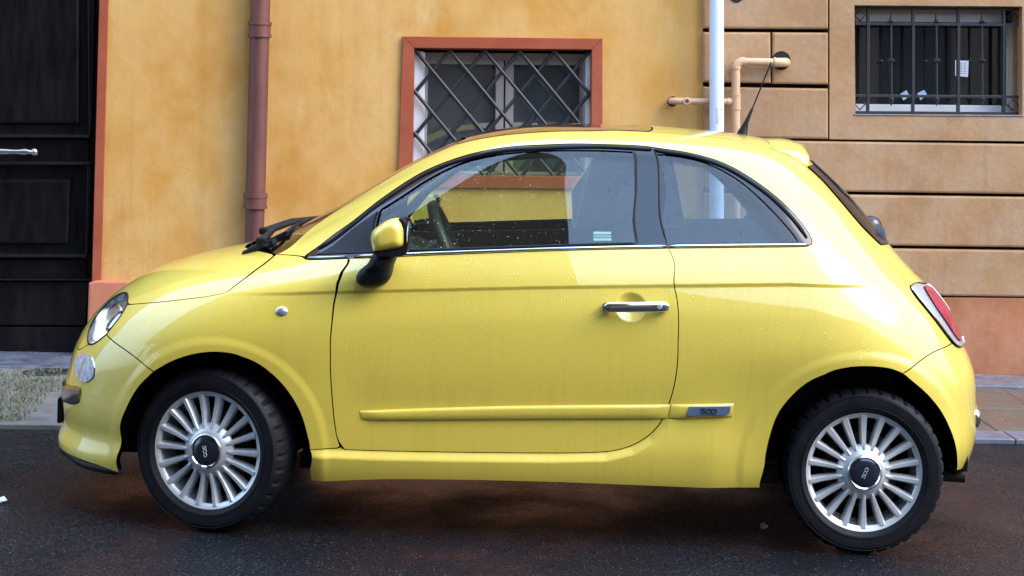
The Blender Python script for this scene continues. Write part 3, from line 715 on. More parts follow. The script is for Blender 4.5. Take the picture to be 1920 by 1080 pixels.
def skin0(s, t):
    """bare skin, near side (y negative); arrays s, t -> (...,3)"""
    s = np.asarray(s, float); t = np.asarray(t, float)
    s, t = np.broadcast_arrays(s, t)
    k = knots_at(t)
    z, xf, Lf, nf, w, xr, Lr, nr = [k[..., i] for i in range(8)]
    w = np.maximum(w, 0)
    th = np.clip(s/SA, 0, 1)*(np.pi/2)
    cf, sf = np.cos(th), np.sin(th)
    rf = (np.abs(cf)**nf + np.abs(sf)**nf)**(-1/nf)
    x1 = xf + Lf*(1-rf*cf); y1 = w*rf*sf
    u = np.clip((s-SA)/(SB-SA), 0, 1)
    x2 = (xf+Lf)*(1-u) + (xr-Lr)*u; y2 = w
    ph = np.clip((1-s)/(1-SB), 0, 1)*(np.pi/2)
    cr, sr = np.cos(ph), np.sin(ph)
    rr = (np.abs(cr)**nr + np.abs(sr)**nr)**(-1/nr)
    x3 = xr - Lr*(1-rr*cr); y3 = w*rr*sr
    x = np.where(s < SA, x1, np.where(s <= SB, x2, x3))
    y = np.where(s < SA, y1, np.where(s <= SB, y2, y3))
    return np.stack([x, -y, z], -1)
# inverse: a seen line -> (s, t) on the skin
_gs = np.concatenate([np.linspace(0, SA, 150), np.linspace(SA, SB, 160)[1:], np.linspace(SB, 1, 150)[1:]])
_gt = np.linspace(0, 1, 420)
def build_lookup():
    global _GP, _GF
    S, T = np.meshgrid(_gs, _gt)
    P = skin0(S, T)
    _GP = car_px(P)
    # facing: signed area of projected cells, near side seen from outside
    a = np.gradient(_GP, axis=1); b = np.gradient(_GP, axis=0)
    _GF = (a[..., 0]*b[..., 1]-a[..., 1]*b[..., 0])
build_lookup()
def unproj(px, py):
    p = np.array([px, py], float)
    d = ((_GP-p)**2).sum(-1)
    d = np.where(_GF < 0, d, d+1e4)
    j, i = np.unravel_index(np.argmin(d), d.shape)
    s, t = _gs[i], _gt[j]
    for _ in range(6):
        e = 1e-4
        q = car_px(skin0(s, t)); r = p-q
        js = (car_px(skin0(s+e, t))-car_px(skin0(s-e, t)))/(2*e); jt = (car_px(skin0(s, t+e))-car_px(skin0(s, t-e)))/(2*e)
        M = np.stack([js, jt], -1)
        st = np.linalg.lstsq(M.T@M+np.eye(2)*1.0, M.T@r, rcond=None)[0]
        s = float(np.clip(s+np.clip(st[0], -.01, .01), 0.001, .999)); t = float(np.clip(t+np.clip(st[1], -.005, .005), 0.0005, .9995))
    return s, t
# ---------------------------------------------------------------- the car
CAR = empty('car', (0, 0, 0), 'yellow three-door hatchback parked along the ochre and tan houses', 'car')
CAR.matrix_world = Matrix([list(RC[i])+[0] for i in range(3)]+[[0, 0, 0, 1]])

def px_xz(pts):
    out = []
    for p in pts:
        s, t = unproj(*p); q = skin0(s, t); out.append((q[0], q[2]))
    return np.array(out)
CREASE = px_xz([(432, 551), (630, 546.5), (1000, 538), (1265, 534.5), (1480, 532), (1690, 531.5)])
SILL = px_xz([(560, 842), (632, 842), (700, 845), (847, 848), (1039, 850), (1135, 848), (1183, 837), (1216, 818), (1240, 792), (1253, 768)])
HANDLE = px_xz([(1183, 576)])[0]
ARCH_F = px_xz([(404, 845)])[0]; ARCH_R = px_xz([(1609, 885)])[0]
HEAD_C = None
def feat(P):
    """relief pressed into the skin: crease, arch lips, sill ledge, handle bowl, haunch"""
    x, y, z = P[..., 0], P[..., 1], P[..., 2]
    side = sstep(.50, .66, np.abs(y))
    d = np.zeros_like(x)
    # shoulder crease: the upper skin stands proud of the lower
    zc = np.interp(x, CREASE[:, 0], CREASE[:, 1]); f = sstep(CREASE[0, 0]-.05, CREASE[0, 0]+.30, x)*(1-sstep(2.20, 2.47, x))
    dz = zc-z
    d -= f*.0056*sstep(-.004, .010, dz)*(1-sstep(.012, .13, dz))
    # arch lips
    for (cx, cz), r0 in ((ARCH_F, .352), (ARCH_R, .375)):
        r = np.hypot(x-cx, (z-cz)); d += .0045*(1-sstep(r0+.024, r0+.060, r))*sstep(.16, .30, z)
    # shoulders over the wheels
    d += .020*np.exp(-((x-2.22)/.42)**2-((z-.70)/.13)**2)
    d += .014*np.exp(-((x+.02)/.40)**2-((z-.70)/.12)**2)
    # sill ledge under the door
    best = np.full(x.shape, 9.); sgn = np.ones_like(x)
    for (a, b) in zip(SILL[:-1], SILL[1:]):
        e = b-a; l2 = (e**2).sum(); u = np.clip(((x-a[0])*e[0]+(z-a[1])*e[1])/l2, 0, 1)
        dd = np.hypot(x-a[0]-u*e[0], z-a[1]-u*e[1]); cr = e[0]*(z-a[1])-e[1]*(x-a[0])
        sgn = np.where(dd < best, np.sign(cr), sgn); best = np.minimum(best, dd)
    out = np.where(sgn < 0, best, 0.)
    d += .020*sstep(0, .030, out)*(1-sstep(.33, .52, z))*sstep(.30, .40, x)*(1-sstep(1.72, 1.95, x))
    # door skin dished a little below the rubbing strip
    d -= .006*np.exp(-((z-.46)/.10)**2)*sstep(.4, .55, x)*(1-sstep(1.55, 1.75, x))
    # bowl behind the handle
    rr = np.hypot((x-HANDLE[0])/.056, (z-HANDLE[1])/.052); d -= .024*np.clip(1-rr**2, 0, 1)**1.2
    return d*side
def raw_n(s, t, fn, e=3e-4):
    s = np.clip(s, 0, 1); t = np.clip(t, 0, 1)
    s1, s0 = np.clip(s+e, 0, 1), np.clip(s-e, 0, 1); t1, t0 = np.clip(t+e, 0, 1), np.clip(t-e, 0, 1)
    a = fn(s1, t)-fn(s0, t); b = fn(s, t1)-fn(s, t0)
    n = np.cross(a, b); l = np.linalg.norm(n, axis=-1, keepdims=True); return n/np.maximum(l, 1e-12)
_q = raw_n(np.array([.5]), np.array([.3]), skin0)[0]; NSGN = -1.0 if _q[1] > 0 else 1.0
def skin(s, t):
    P = skin0(s, t); return P + NSGN*raw_n(s, t, skin0)*feat(P)[..., None]
def skin_n(s, t): return NSGN*raw_n(s, t, skin, 6e-4)
KS, KTT = 4.4, 1.7                                    # panel-plane scale of (s, t)

def st_curve(segs, step=.010):
    """segments of seen points, or ('st', [(s,t)...]); smooth within a segment, corners between them"""
    out = []
    for sg in segs:
        if sg[0] == 'st': q = np.array(sg[1], float)*[KS, KTT]
        else: q = np.array([unproj(*p) for p in sg])*[KS, KTT]
        c = catmull(q, step) if len(q) > 2 else np.array([q[0]+(q[1]-q[0])*u for u in np.linspace(0, 1, max(2, int(np.linalg.norm(q[1]-q[0])/step)))])
        out.append(c)
    L = np.concatenate(out); keep = [0]
    for i in range(1, len(L)):
        if np.linalg.norm(L[i]-L[keep[-1]]) > step*.35: keep.append(i)
    if np.linalg.norm(L[keep[-1]]-L[0]) < step*.35: keep.pop()
    L = L[keep]
    for _ in range(6):                                   # ease tremor out of the traced lines, corners stay
        a = L-np.roll(L, 1, 0); b = np.roll(L, -1, 0)-L
        co = (a*b).sum(1)/np.maximum(np.linalg.norm(a, axis=1)*np.linalg.norm(b, axis=1), 1e-12)
        k = (co > .90)[:, None]
        L = np.where(k, L*.5+(np.roll(L, 1, 0)+np.roll(L, -1, 0))*.25, L)
    return L
def area(L): return .5*np.sum(L[:, 0]*np.roll(L[:, 1], -1)-np.roll(L[:, 0], -1)*L[:, 1])
def inset(L, g):
    if area(L) < 0: L = L[::-1]
    d = np.roll(L, -1, 0)-L; d /= np.linalg.norm(d, axis=1)[:, None]; n = np.stack([-d[:, 1], d[:, 0]], -1)
    m = n+np.roll(n, 1, 0); l = np.linalg.norm(m, axis=1)[:, None]; m = m/np.maximum(l, .6)*1.0
    m = m/np.maximum(np.linalg.norm(m, axis=1)[:, None], 1e-9)*np.minimum(1/np.maximum(l/2, .5), 1.6)
    R = L+m*g
    e = 1e-6
    for c, lim in ((0, KS), (1, KTT)):                 # edges on the centre line stay on it
        R[:, c] = np.where(L[:, c] < e*lim+.004, L[:, c], np.where(L[:, c] > lim-.004, L[:, c], R[:, c]))
    return R
def panel_geo(L, holes=(), gap=.0017, fold=.016, off=0., h=.016, holegap=None):
    """vertices, faces, normals of one skin panel (near side)"""
    L = inset(L, gap) if gap else (L if area(L) > 0 else L[::-1])
    H = [inset(np.array(q), -(gap if holegap is None else holegap)) for q in holes]
    lo, hi = L.min(0), L.max(0)
    gx, gy = np.meshgrid(np.arange(lo[0]+h/2, hi[0], h), np.arange(lo[1]+h/2, hi[1], h*.8)); G = np.stack([gx.ravel(), gy.ravel()], -1)
    # denser points where the skin is pressed into relief
    hf = h/3.2
    if h < .03:
        fx, fy = np.meshgrid(np.arange(lo[0]+hf/2, hi[0], hf), np.arange(lo[1]+hf/2, hi[1], hf*.8))
        fx = fx+(np.arange(fx.shape[0]) % 2)[:, None]*hf*.5
        D = feat(skin0(np.clip(fx/KS, 0, 1), np.clip(fy/KTT, 0, 1))); cu = np.zeros_like(D)
        if D.shape[0] > 4 and D.shape[1] > 4:
            cu[2:-2] = np.abs(D[4:]-2*D[2:-2]+D[:-4]); cu[:, 2:-2] = np.maximum(cu[:, 2:-2], np.abs(D[:, 4:]-2*D[:, 2:-2]+D[:, :-4]))
        k_ = cu > 1.2e-4; Fp = np.stack([fx[k_], fy[k_]], -1)
        # drop coarse points that sit inside a dense patch
        ci = np.clip(((G[:, 1]-fy[0, 0])/(hf*.8)).round().astype(int), 0, D.shape[0]-1); cj = np.clip(((G[:, 0]-fx[0, 0])/hf).round().astype(int), 0, D.shape[1]-1)
        G = np.concatenate([G[~k_[ci, cj]], Fp])
    ins = pip(G, L)
    for q in H: ins &= ~pip(G, q)
    G = G[ins]
    B = np.concatenate([L]+H)
    keep = np.ones(len(G), bool)
    for i in range(0, len(B), 64): keep &= (((G[:, None, :]-B[None, i:i+64, :])**2).sum(-1).min(1) > (h*.24)**2)
    P2, T = cdt(L, H, G[keep])
    s, t = np.clip(P2[:, 0]/KS, 0, 1), np.clip(P2[:, 1]/KTT, 0, 1)
    P, N = skin(s, t), skin_n(s, t)
    P = P+N*off
    a = P[T[:, 1]]-P[T[:, 0]]; b = P[T[:, 2]]-P[T[:, 0]]; flip = (np.cross(a, b)*N[T].mean(1)).sum(-1) < 0
    T = np.where(flip[:, None], T[:, ::-1], T)
    V = [P]; Nn = [N]; F = [tuple(x) for x in T]; o = len(P)
    if fold:
        for q in [L]+H:
            s, t = np.clip(q[:, 0]/KS, 0, 1), np.clip(q[:, 1]/KTT, 0, 1); A, n = skin(s, t), skin_n(s, t); A = A+n*off
            C = A-n*fold; k = len(q); nxt = np.roll(A, -1, 0)-A; rn = np.cross(nxt, n); rn /= np.maximum(np.linalg.norm(rn, axis=1)[:, None], 1e-9)
            mid = np.abs(q[:, 0]) < 1e-6
            V += [A, C]; Nn += [rn, rn]
            for i in range(k):
                j = (i+1) % k
                if (q[i, 0] < 1e-4 and q[j, 0] < 1e-4) or (q[i, 0] > KS-1e-4 and q[j, 0] > KS-1e-4) or (q[i, 1] > KTT-1e-4 and q[j, 1] > KTT-1e-4): continue
                F.append((o+i, o+j, o+k+j, o+k+i))
            o += 2*k
    return np.concatenate(V), F, np.concatenate(Nn)
def mirror(geo):
    V, F, N = geo; return V*[1, -1, 1], [f[::-1] for f in F], N*[1, -1, 1]
def panel(name, L, m, holes=(), whole=False, parent=None, both=True, **kw):
    g = panel_geo(L, holes, **kw)
    if whole:
        h = mirror(g); o = len(g[0])
        V = np.concatenate([g[0], h[0]]); F = g[1]+[tuple(i+o for i in f) for f in h[1]]; N = np.concatenate([g[2], h[2]])
        # the two halves meet on the centre line
        return [obj(name, V, F, M[m], parent or CAR, True, N)]
    r = [obj(name, *g[:2], M[m], parent or CAR, True, g[2])]
    if both: h = mirror(g); r.append(obj(name, *h[:2], M[m], parent or CAR, True, h[2]))
    return r

# --- traced lines
A_F = [(223, 886), (222.5, 851), (227, 809), (237.6, 767), (258.7, 728), (290, 696.5)]
A_F2 = [(290, 696.5), (325.5, 676.5), (368, 663), (406.5, 659), (445, 664), (484, 680.5), (519, 708.6), (543.7, 738.5), (565, 777), (575, 809), (580.3, 842)]
A_F3 = [(580.3, 842), (583, 869), (584.5, 898)]
A_R1 = [(1425, 914), (1429, 891), (1436, 849), (1448, 803), (1473, 754), (1511, 717), (1554, 696), (1596, 686.5), (1640, 687), (1671, 692.5), (1688, 700)]
A_R2 = [(1688, 700), (1708, 716), (1736.6, 740), (1765, 775), (1782, 810), (1791, 842), (1793.5, 866), (1793.5, 882)]
HOODLINE = [(240, 572), (300, 568), (360, 561), (402, 555), (426, 548), (456, 525), (485, 502.5), (517, 477)]
BUMPLINE = [(201, 628), (246, 663), (290, 696.5)]
HL_UP = [(166, 645.5), (164, 634), (167, 620), (174.4, 602), (190, 580), (210, 560), (228, 549.5), (236.7, 548.5), (240, 555), (240, 572)]
HL_DN = [(240, 572), (234, 583), (223, 601), (201, 628)]
HL_BT = [(201, 628), (183, 642), (172, 647), (166, 645.5)]
DOOR_F = [(653.5, 485), (643, 507), (635, 527), (629, 556), (623, 605), (620, 660), (620, 700), (623.7, 757.5), (629.5, 805), (634, 829), (646, 843)]
DOOR_B = [(646, 843), (700, 845), (847.5, 847.8), (1039, 849.5), (1110, 848.6), (1150, 845.5), (1183, 836.6), (1216.5, 817.4), (1240, 792), (1255.4, 757)]
DOOR_R = [(1255.4, 757), (1267, 706), (1271.5, 660), (1272.5, 610), (1270, 560), (1264, 512), (1253.5, 465.5)]
BELT_D = [(1253.5, 465.5), (1100, 468.5), (960, 473), (800, 479), (653.5, 485)]
BELT_Q = [(1253.5, 465.5), (1400, 463.8), (1512, 462.5)]
DLO_T = [(1512, 462.5), (1521, 460), (1524.5, 453), (1519, 440), (1505, 419), (1470, 381.5), (1417.5, 339.5), (1365, 308.5), (1294, 286.5), (1224, 275.5), (1136, 270.3), (1048, 269.8), (960, 274.5), (900, 284), (862, 294), (792, 322), (721, 367.5), (665, 411.7), (620, 443.5), (582, 471), (571, 481)]
WSL = [(519, 477), (580.7, 431), (637, 391.5), (700, 353), (756.6, 318.5), (809, 291.5), (856, 271)]
SUNL = [(856, 271), (908, 259), (960, 252), (1038.5, 246.6), (1130, 245), (1195, 246), (1213, 247)]
ROOFL = [(1213, 247), (1270, 250.5), (1332, 256.5), (1388, 265), (1447, 279)]
TAILG = [(1447, 279), (1480, 298), (1511, 314.5), (1530, 330), (1560.6, 366), (1596.7, 411), (1621, 442), (1645, 468), (1675, 500), (1706, 536)]
LAMP_L = [(1706, 536), (1706.5, 543), (1712, 552), (1734, 580), (1763.7, 618.5), (1784, 643.5)]
LAMP_B = [(1784, 643.5), (1793, 650), (1800, 651), (1803.5, 645)]
def st(p): return np.array(unproj(*p))
st_nose = st((147, 656)); st_lip = st((108.5, 825)); st_cowl = st((459, 461)); st_ws = st((519, 477))
T_NOSE = .295

hood = st_curve([('st', [(0, T_NOSE), (st_nose[0]*.6, T_NOSE), tuple(st_nose), tuple(st((156, 652))), tuple(st((166, 645.5)))]), HL_UP, HOODLINE,
                 [(517, 477), (487, 470.5), (462, 463.5)], ('st', [tuple(st((462, 463.5))), (0, st((460, 460))[1]+.002)]), ('st', [(0, st((460, 460))[1]+.002), (0, T_NOSE)])])
st_b = st((150, 860)); st_b0 = st((112.5, 839))
bump_f = st_curve([('st', [(0, T_NOSE), (st_nose[0]*.6, T_NOSE), tuple(st_nose), tuple(st((156, 652))), tuple(st((166, 645.5)))]), HL_BT[::-1], BUMPLINE,
                   A_F[::-1], [(223, 886), (187.8, 873.5), (151, 861), (130.7, 852), (113.5, 839.5)], ('st', [tuple(st((113.5, 839.5))), (0, st((113.5, 839.5))[1])]), ('st', [(0, st((113.5, 839.5))[1]), (0, T_NOSE)])])
fender = st_curve([HOODLINE, [(517, 477), (545, 478.3), (571, 481)], [(571, 481), (573, 486.5), (580, 488)], [(580, 488), (653.5, 485)], DOOR_F[:-1], [DOOR_F[-2], (637.5, 836.5)], [(637.5, 836.5), (632.5, 840)], [(632.5, 840), (606, 841.5), (580.3, 842)], A_F2[::-1], BUMPLINE[::-1], HL_DN[::-1]])
door = st_curve([DOOR_F, DOOR_B, DOOR_R, BELT_D])
body = st_curve([WSL, SUNL, ROOFL, TAILG, LAMP_L, [(1784, 643.5), (1740, 664), (1688, 700)], A_R1[::-1],
                 [(1425, 914), (1231, 906), (991, 897), (752, 893), (680, 894), (584.5, 898)], A_F3[::-1], [(580.3, 842), (606, 841.5), (632.5, 840.5)], [(632.5, 840.5), (637.5, 838)], [(637.5, 838), (646, 843)],
                 DOOR_B, DOOR_R, BELT_Q, DLO_T, [(571, 481), (545, 478.3), (517, 477)]])
dlo = st_curve([[(580, 487.5), (653.5, 484.6)], BELT_D[::-1], BELT_Q, DLO_T, [(571, 481), (573, 486), (580, 487.5)]])
G_FRONT = st_curve([[(713.5, 472), (713.8, 391)], [(713.8, 391), (754, 366), (790.6, 341), (830, 319), (869, 302), (926.6, 288.7), (1017, 281.5), (1123, 280.5), (1186.5, 283.5)], [(1186.5, 283.5), (1189, 370), (1192, 458)], [(1192, 458), (960, 465), (760, 470.5), (713.5, 472)]])
G_QUART = st_curve([[(1229.5, 288), (1277, 291.5), (1329.5, 306), (1382, 334), (1428, 373), (1463, 409), (1488, 437), (1495, 447)], [(1495, 447), (1497, 452.5), (1488, 454.5)], [(1488, 454.5), (1252.5, 456.5)], [(1252.5, 456.5), (1244, 400), (1229.5, 288)]])
G_TRI = st_curve([[(592, 477), (708, 473)], [(708, 473), (708.5, 396)], [(708.5, 396), (660, 430), (592, 477)]])
T_HEAD = st((904, 252))[1]
wind = st_curve([WSL, ('st', [tuple(st((856, 271))), (.10, T_HEAD-.03), (0, T_HEAD-.025)]), ('st', [(0, T_HEAD-.025), (0, .53)]), ('st', [(0, .53), (.07, .522), tuple(st_ws)])])
cowl = st_curve([[(517, 477), (487, 470.5), (462, 463.5)], ('st', [tuple(st((462, 463.5))), (0, st((460, 460))[1]+.002)]), ('st', [(0, st((460, 460))[1]+.002), (0, .53)]), ('st', [(0, .53), (.07, .522), tuple(st_ws)])])
st_sr = st((1213, 247))
sunroof = st_curve([SUNL, ('st', [tuple(st_sr), (.80, .97), (.90, 1.)]), ('st', [(.90, 1.), (0, 1.)]), ('st', [(0, 1.), (0, T_HEAD-.025)]), ('st', [(0, T_HEAD-.025), (.10, T_HEAD-.03), tuple(st((856, 271)))])])
roof_r = st_curve([ROOFL, ('st', [tuple(st((1447, 279))), tuple(st((1443, 269))), tuple(st((1436, 263)))]), ('st', [tuple(st((1436, 263))), (1., st((1436, 263))[1]+.004)]), ('st', [(1., st((1436, 263))[1]+.004), (1., 1.)]), ('st', [(1., 1.), (.90, 1.)]), ('st', [(.90, 1.), (.80, .97), tuple(st_sr)])])
LAMP_TOP = [(1706, 536), (1716, 532.3), (1726, 533)]
T_RB = st((1803, 647))[1]
tailg = st_curve([TAILG, LAMP_TOP, ('st', [tuple(st((1726, 533))), (.93, T_RB+.13), (.925, T_RB+.05), (.935, T_RB)]), ('st', [(.935, T_RB), (1., T_RB)]), ('st', [(1., T_RB), (1., st((1436, 263))[1]+.004)]), ('st', [(1., st((1436, 263))[1]+.004), tuple(st((1436, 263)))]), ('st', [tuple(st((1436, 263))), tuple(st((1443, 269))), tuple(st((1447, 279)))])])
tg_glass = st_curve([[(1514, 314), (1536, 333.5), (1572.6, 375), (1621, 431), (1650, 459)], ('st', [tuple(st((1650, 459))), (1., st((1650, 459))[1]-.01)]), ('st', [(1., st((1650, 459))[1]-.01), (1., st((1514, 304))[1])]), ('st', [(1., st((1514, 304))[1]), tuple(st((1514, 314)))])])
lampR = st_curve([LAMP_L, LAMP_B[:3], ('st', [tuple(st((1800, 651))), (.934, T_RB+.004), (.928, T_RB+.05), (.932, T_RB+.13)]), ('st', [(.932, T_RB+.13), tuple(st((1726, 533))), tuple(st((1716, 532.3))), tuple(st((1706, 536)))])])
red_in = st_curve([[(1729, 540), (1737, 556), (1756, 586), (1778, 617), (1793, 639), (1799, 641)], ('st', [tuple(st((1799, 641))), (.925, T_RB+.03), (.921, T_RB+.07), (.922, T_RB+.125)]), ('st', [(.922, T_RB+.125), tuple(st((1736, 539))), tuple(st((1729, 540)))])])
bump_r = st_curve([[(1784, 643.5), (1740, 664), (1688, 700)], A_R2, [(1793.5, 882), (1802, 879.5), (1810, 874)], ('st', [tuple(st((1810, 874))), (1., st((1812, 872))[1])]), ('st', [(1., st((1812, 872))[1]), (1., T_RB-.004)]), ('st', [(1., T_RB-.004), (.935, T_RB-.004), tuple(st((1800, 651))), tuple(st((1793, 650))), tuple(st((1784, 643.5)))])])
headl = st_curve([HL_UP, HL_DN, HL_BT])
fogl = st_curve([[(159.5+20.5*math.cos(a), 690+27.5*math.sin(a)+3*math.cos(a)) for a in np.linspace(0, 2*PI, 25)]])

# --- painted panels
panel('bonnet', hood, 'paint', whole=True)
panel('front_bumper', bump_f, 'paint', [fogl], whole=True)
panel('fender', fender, 'paint', fold=.03)
doors = panel('door', door, 'paint')
panel('body_side', body, 'paint', fold=.03)
panel('roof', roof_r, 'paint', whole=True)
panel('tailgate', tailg, 'paint', [tg_glass], whole=True, gap=.002)
panel('rear_bumper', bump_r, 'paint', whole=True, fold=.03)
panel('sunroof', sunroof, 'sunroof', whole=True, gap=.001, off=.002)
panel('cowl_panel', cowl, 'black_plastic', whole=True, gap=0, off=-.012)
panel('windscreen', wind, 'glass_ws', whole=True, gap=.001, fold=.006, off=-.002)
panel('rear_window', tg_glass, 'black_gloss', whole=True, gap=-.002, fold=.01, off=.006)
dl = panel('window_frame', dlo, 'black_gloss', [G_FRONT, G_QUART], gap=.0012, fold=.012, off=-.002, holegap=0)
panel('door_window', G_FRONT, 'glass', gap=-.004, fold=0, off=-.007)
panel('quarter_window', G_QUART, 'glass_dark', gap=-.004, fold=0, off=-.007)
panel('corner_trim', G_TRI, 'rubber', gap=.001, fold=.004, off=.001)
# dark liner added just under the gaps so no light shows (doors and wings hang in front of it)
for nm, L in (('door', door), ('fender', fender), ('body_side', body)):
    panel('gap_liner', L, 'void', gap=-.004, fold=0, off=-.020, h=.05)
for L in (hood, bump_f, bump_r, roof_r):
    panel('gap_liner', L, 'void', whole=True, gap=0, fold=0, off=-.022, h=.05)

def skin_line(pts, off, step=.012, closed=False):
    """a seen line lying on the skin -> car points and normals"""
    q = np.array([unproj(*p) for p in pts])*[KS, KTT]; q = catmull(q, step, closed) if len(q) > 2 else np.array([q[0]+(q[1]-q[0])*u for u in np.linspace(0, 1, max(2, int(np.linalg.norm(q[1]-q[0])/step)))])
    s, t = q[:, 0]/KS, q[:, 1]/KTT; n = skin_n(s, t); return skin(s, t)+n*off, n
def both(name, fn, m, smooth=True, parent=None, n=2, **kw):
    """build on the near side, copy mirrored to the far side"""
    bm = bmesh.new(); fn(bm); a = from_bm(name, bm, M[m], parent or CAR, smooth, **kw); r = [a]
    if n == 2:
        me = a.data.copy()
        me.transform(Matrix.Diagonal((1, -1, 1, 1))); me.flip_normals(); r.append(link(name, me, parent or CAR))
    return r
def ribbon(bm, pts, w, h, off=0., closed=False):
    """half-round strip lying on the skin: w tall, h proud"""
    P, N = skin_line(pts, off, closed=closed); n = len(P); rows = []
    for i in range(n):
        t = P[min(i+1, n-1)]-P[max(i-1, 0)] if not closed else P[(i+1) % n]-P[i-1]
        t /= np.linalg.norm(t); b = np.cross(N[i], t); ww = w if (closed or 2 < i < n-3) else w*(.35+.2*min(i, n-1-i))
        rows.append([bm.verts.new(P[i]+b*ww*.5*math.cos(a)+N[i]*(h*math.sin(a))) for a in np.linspace(PI*1.06, -PI*.06, 9)])
    for i in range(n if closed else n-1):
        A, B = rows[i], rows[(i+1) % n]
        for k in range(8): bm.faces.new((A[k], A[k+1], B[k+1], B[k]))
    if not closed: bm.faces.new(rows[0]); bm.faces.new(rows[-1][::-1])
    bmesh.ops.recalc_face_normals(bm, faces=bm.faces[:])
# waist chrome, rubber round the glass
both('chrome_strip', lambda bm: ribbon(bm, [(664, 481.3), (800, 475.3), (960, 469.6), (1100, 465), (1250.5, 462)], .0125, .007), 'chrome')
both('chrome_strip', lambda bm: ribbon(bm, [(1255, 462), (1400, 460.2), (1516, 459)], .0125, .007), 'chrome')
both('chrome_strip', lambda bm: ribbon(bm, [(579, 484.5), (616, 483.4), (652, 481.8)], .0115, .006), 'chrome')
both('weather_seal', lambda bm: ribbon(bm, [(716, 470), (800, 468.5), (960, 463), (1100, 458.8), (1190, 456.4)], .010, .004), 'rubber')
both('window_seal', lambda bm: ribbon(bm, [(596, 466), (665, 417.5), (721, 374), (792, 328.5), (862, 300.5), (932, 284), (1000, 278.5), (1120, 275), (1222, 280)], .015, .006), 'rubber')
both('window_seal', lambda bm: ribbon(bm, [(1227, 281), (1294, 292), (1360, 313.5), (1415, 346), (1464, 386), (1498, 424), (1513, 446)], .015, .006), 'rubber')
both('window_seal', lambda bm: ribbon(bm, [(1190, 284), (1192, 370), (1195.5, 456)], .008, .003), 'rubber')
both('window_seal', lambda bm: ribbon(bm, [(1225.5, 280), (1236, 370), (1250.5, 457)], .007, .002), 'rubber')
both('window_seal', lambda bm: ribbon(bm, [(711.5, 396), (711, 470)], .009, .003), 'rubber')
# rubbing strip with its badge
def strip(bm, pts_top, pts_bot, h):
    A, N1 = skin_line(pts_top, 0, .02); B, N2 = skin_line(pts_bot, 0, .02); n = min(len(A), len(B))
    ia = np.linspace(0, len(A)-1, n).round().astype(int); ib = np.linspace(0, len(B)-1, n).round().astype(int); rows = []
    for i in range(n):
        a, b = A[ia[i]], B[ib[i]]; nn = N1[ia[i]]; k = min(1, .25+min(i, n-1-i)*.5)
        rows.append([bm.verts.new(a*(1-u)+b*u+nn*(hh*h*k)) for u, hh in ((0, -.1), (.03, .55), (.12, .9), (.22, 1), (.55, 1.0), (.85, .8), (.95, .45), (1, -.1))])
    for i in range(n-1):
        for k in range(7): bm.faces.new((rows[i][k], rows[i+1][k], rows[i+1][k+1], rows[i][k+1]))
    bm.faces.new(rows[0]); bm.faces.new(rows[-1][::-1]); bmesh.ops.recalc_face_normals(bm, faces=bm.faces[:])
both('rubbing_strip', lambda bm: strip(bm, [(674.5, 771), (800, 766), (943, 762), (1100, 760), (1256.5, 758.6)], [(679, 788.5), (800, 788.6), (943, 788), (1100, 787.3), (1250, 786.5)], .012), 'paint')
both('rubbing_strip', lambda bm: strip(bm, [(1259.5, 758.6), (1310, 757.3), (1376, 756)], [(1252.8, 786.3), (1310, 784.5), (1371, 782.4)], .012), 'paint')
def glyph(bm, strokes, O, U, V, N_, r, seg=6):
    for c in strokes: tube(bm, [Vector(O+U*x+V*y+N_*r*.4) for x, y in c[0]], r, seg, closed=c[1])
def oval(cx, cy, rx, ry, n=20): return [(cx+rx*math.cos(a), cy+ry*math.sin(a)) for a in np.linspace(0, 2*PI, n, endpoint=False)], True
FIVE = ([(.36, .5), (-.36, .5), (-.36, .08), (-.1, .17), (.2, .12), (.4, -.14), (.3, -.42), (-.02, -.52), (-.42, -.44)], False)
def five_hundred(w=.85):
    return [([(x-w*1.08, y) for x, y in FIVE[0]], False), oval(0, 0, .46, .5), oval(w*1.08, 0, .46, .5)]
bc = in_car(1329, 770.5, skin(*unproj(1329, 770.5))[1]-.0155)
def badge(bm):
    P = [in_car(x, y, bc[1]) for x, y in [(1292, 762.5), (1370.5, 761.8), (1369, 773), (1363, 779), (1287, 780.3)]]
    bm_prism(bm, P, (0, .009, 0), .0015)
bd = both('badge', badge, 'badge', False)
bm = bmesh.new(); glyph(bm, five_hundred(), bc+[0, -.0012, 0], np.array([.0205, 0, .0004]), np.array([0, 0, .0155]), np.array([0, -1, 0]), .0021); from_bm('numerals', bm, M['ink'], bd[0], True)
# door handle
hc = [in_car(x, y, skin0(*unproj(x, y))[1]-.030) for x, y in ((1133, 576.5), (1254, 575))]
def handle(bm):
    a, b = Vector(hc[0]), Vector(hc[1]); n = 22; rows = []
    for i in range(n+1):
        u = i/n; c = a.lerp(b, u)+Vector((0, -.004*math.sin(PI*u), 0)); e = min(1, (1-abs(2*u-1))*9)**.5; hh = .0185*(.45+.55*e); dd = .010*(.4+.6*e)
        rows.append([bm.verts.new(c+Vector((0, -dd*math.cos(k)*.9, hh*.98*math.sin(k)))) for k in np.linspace(0, 2*PI, 16, endpoint=False)])
    for i in range(n):
        for k in range(16): bm.faces.new((rows[i][k], rows[i+1][k], rows[i+1][(k+1) % 16], rows[i][(k+1) % 16]))
    bm.faces.new(rows[0]); bm.faces.new(rows[-1]); bmesh.ops.recalc_face_normals(bm, faces=bm.faces[:])
hd = both('door_handle', handle, 'chrome')
bm = bmesh.new(); lathe(bm, [(0, -.003), (.0085, -.002), (.010, 0), (.010, .01)], 20, 'Y', Vector(in_car(1237, 575, hc[1][1]-.0095))); from_bm('lock', bm, M['alloy'], hd[0], True)
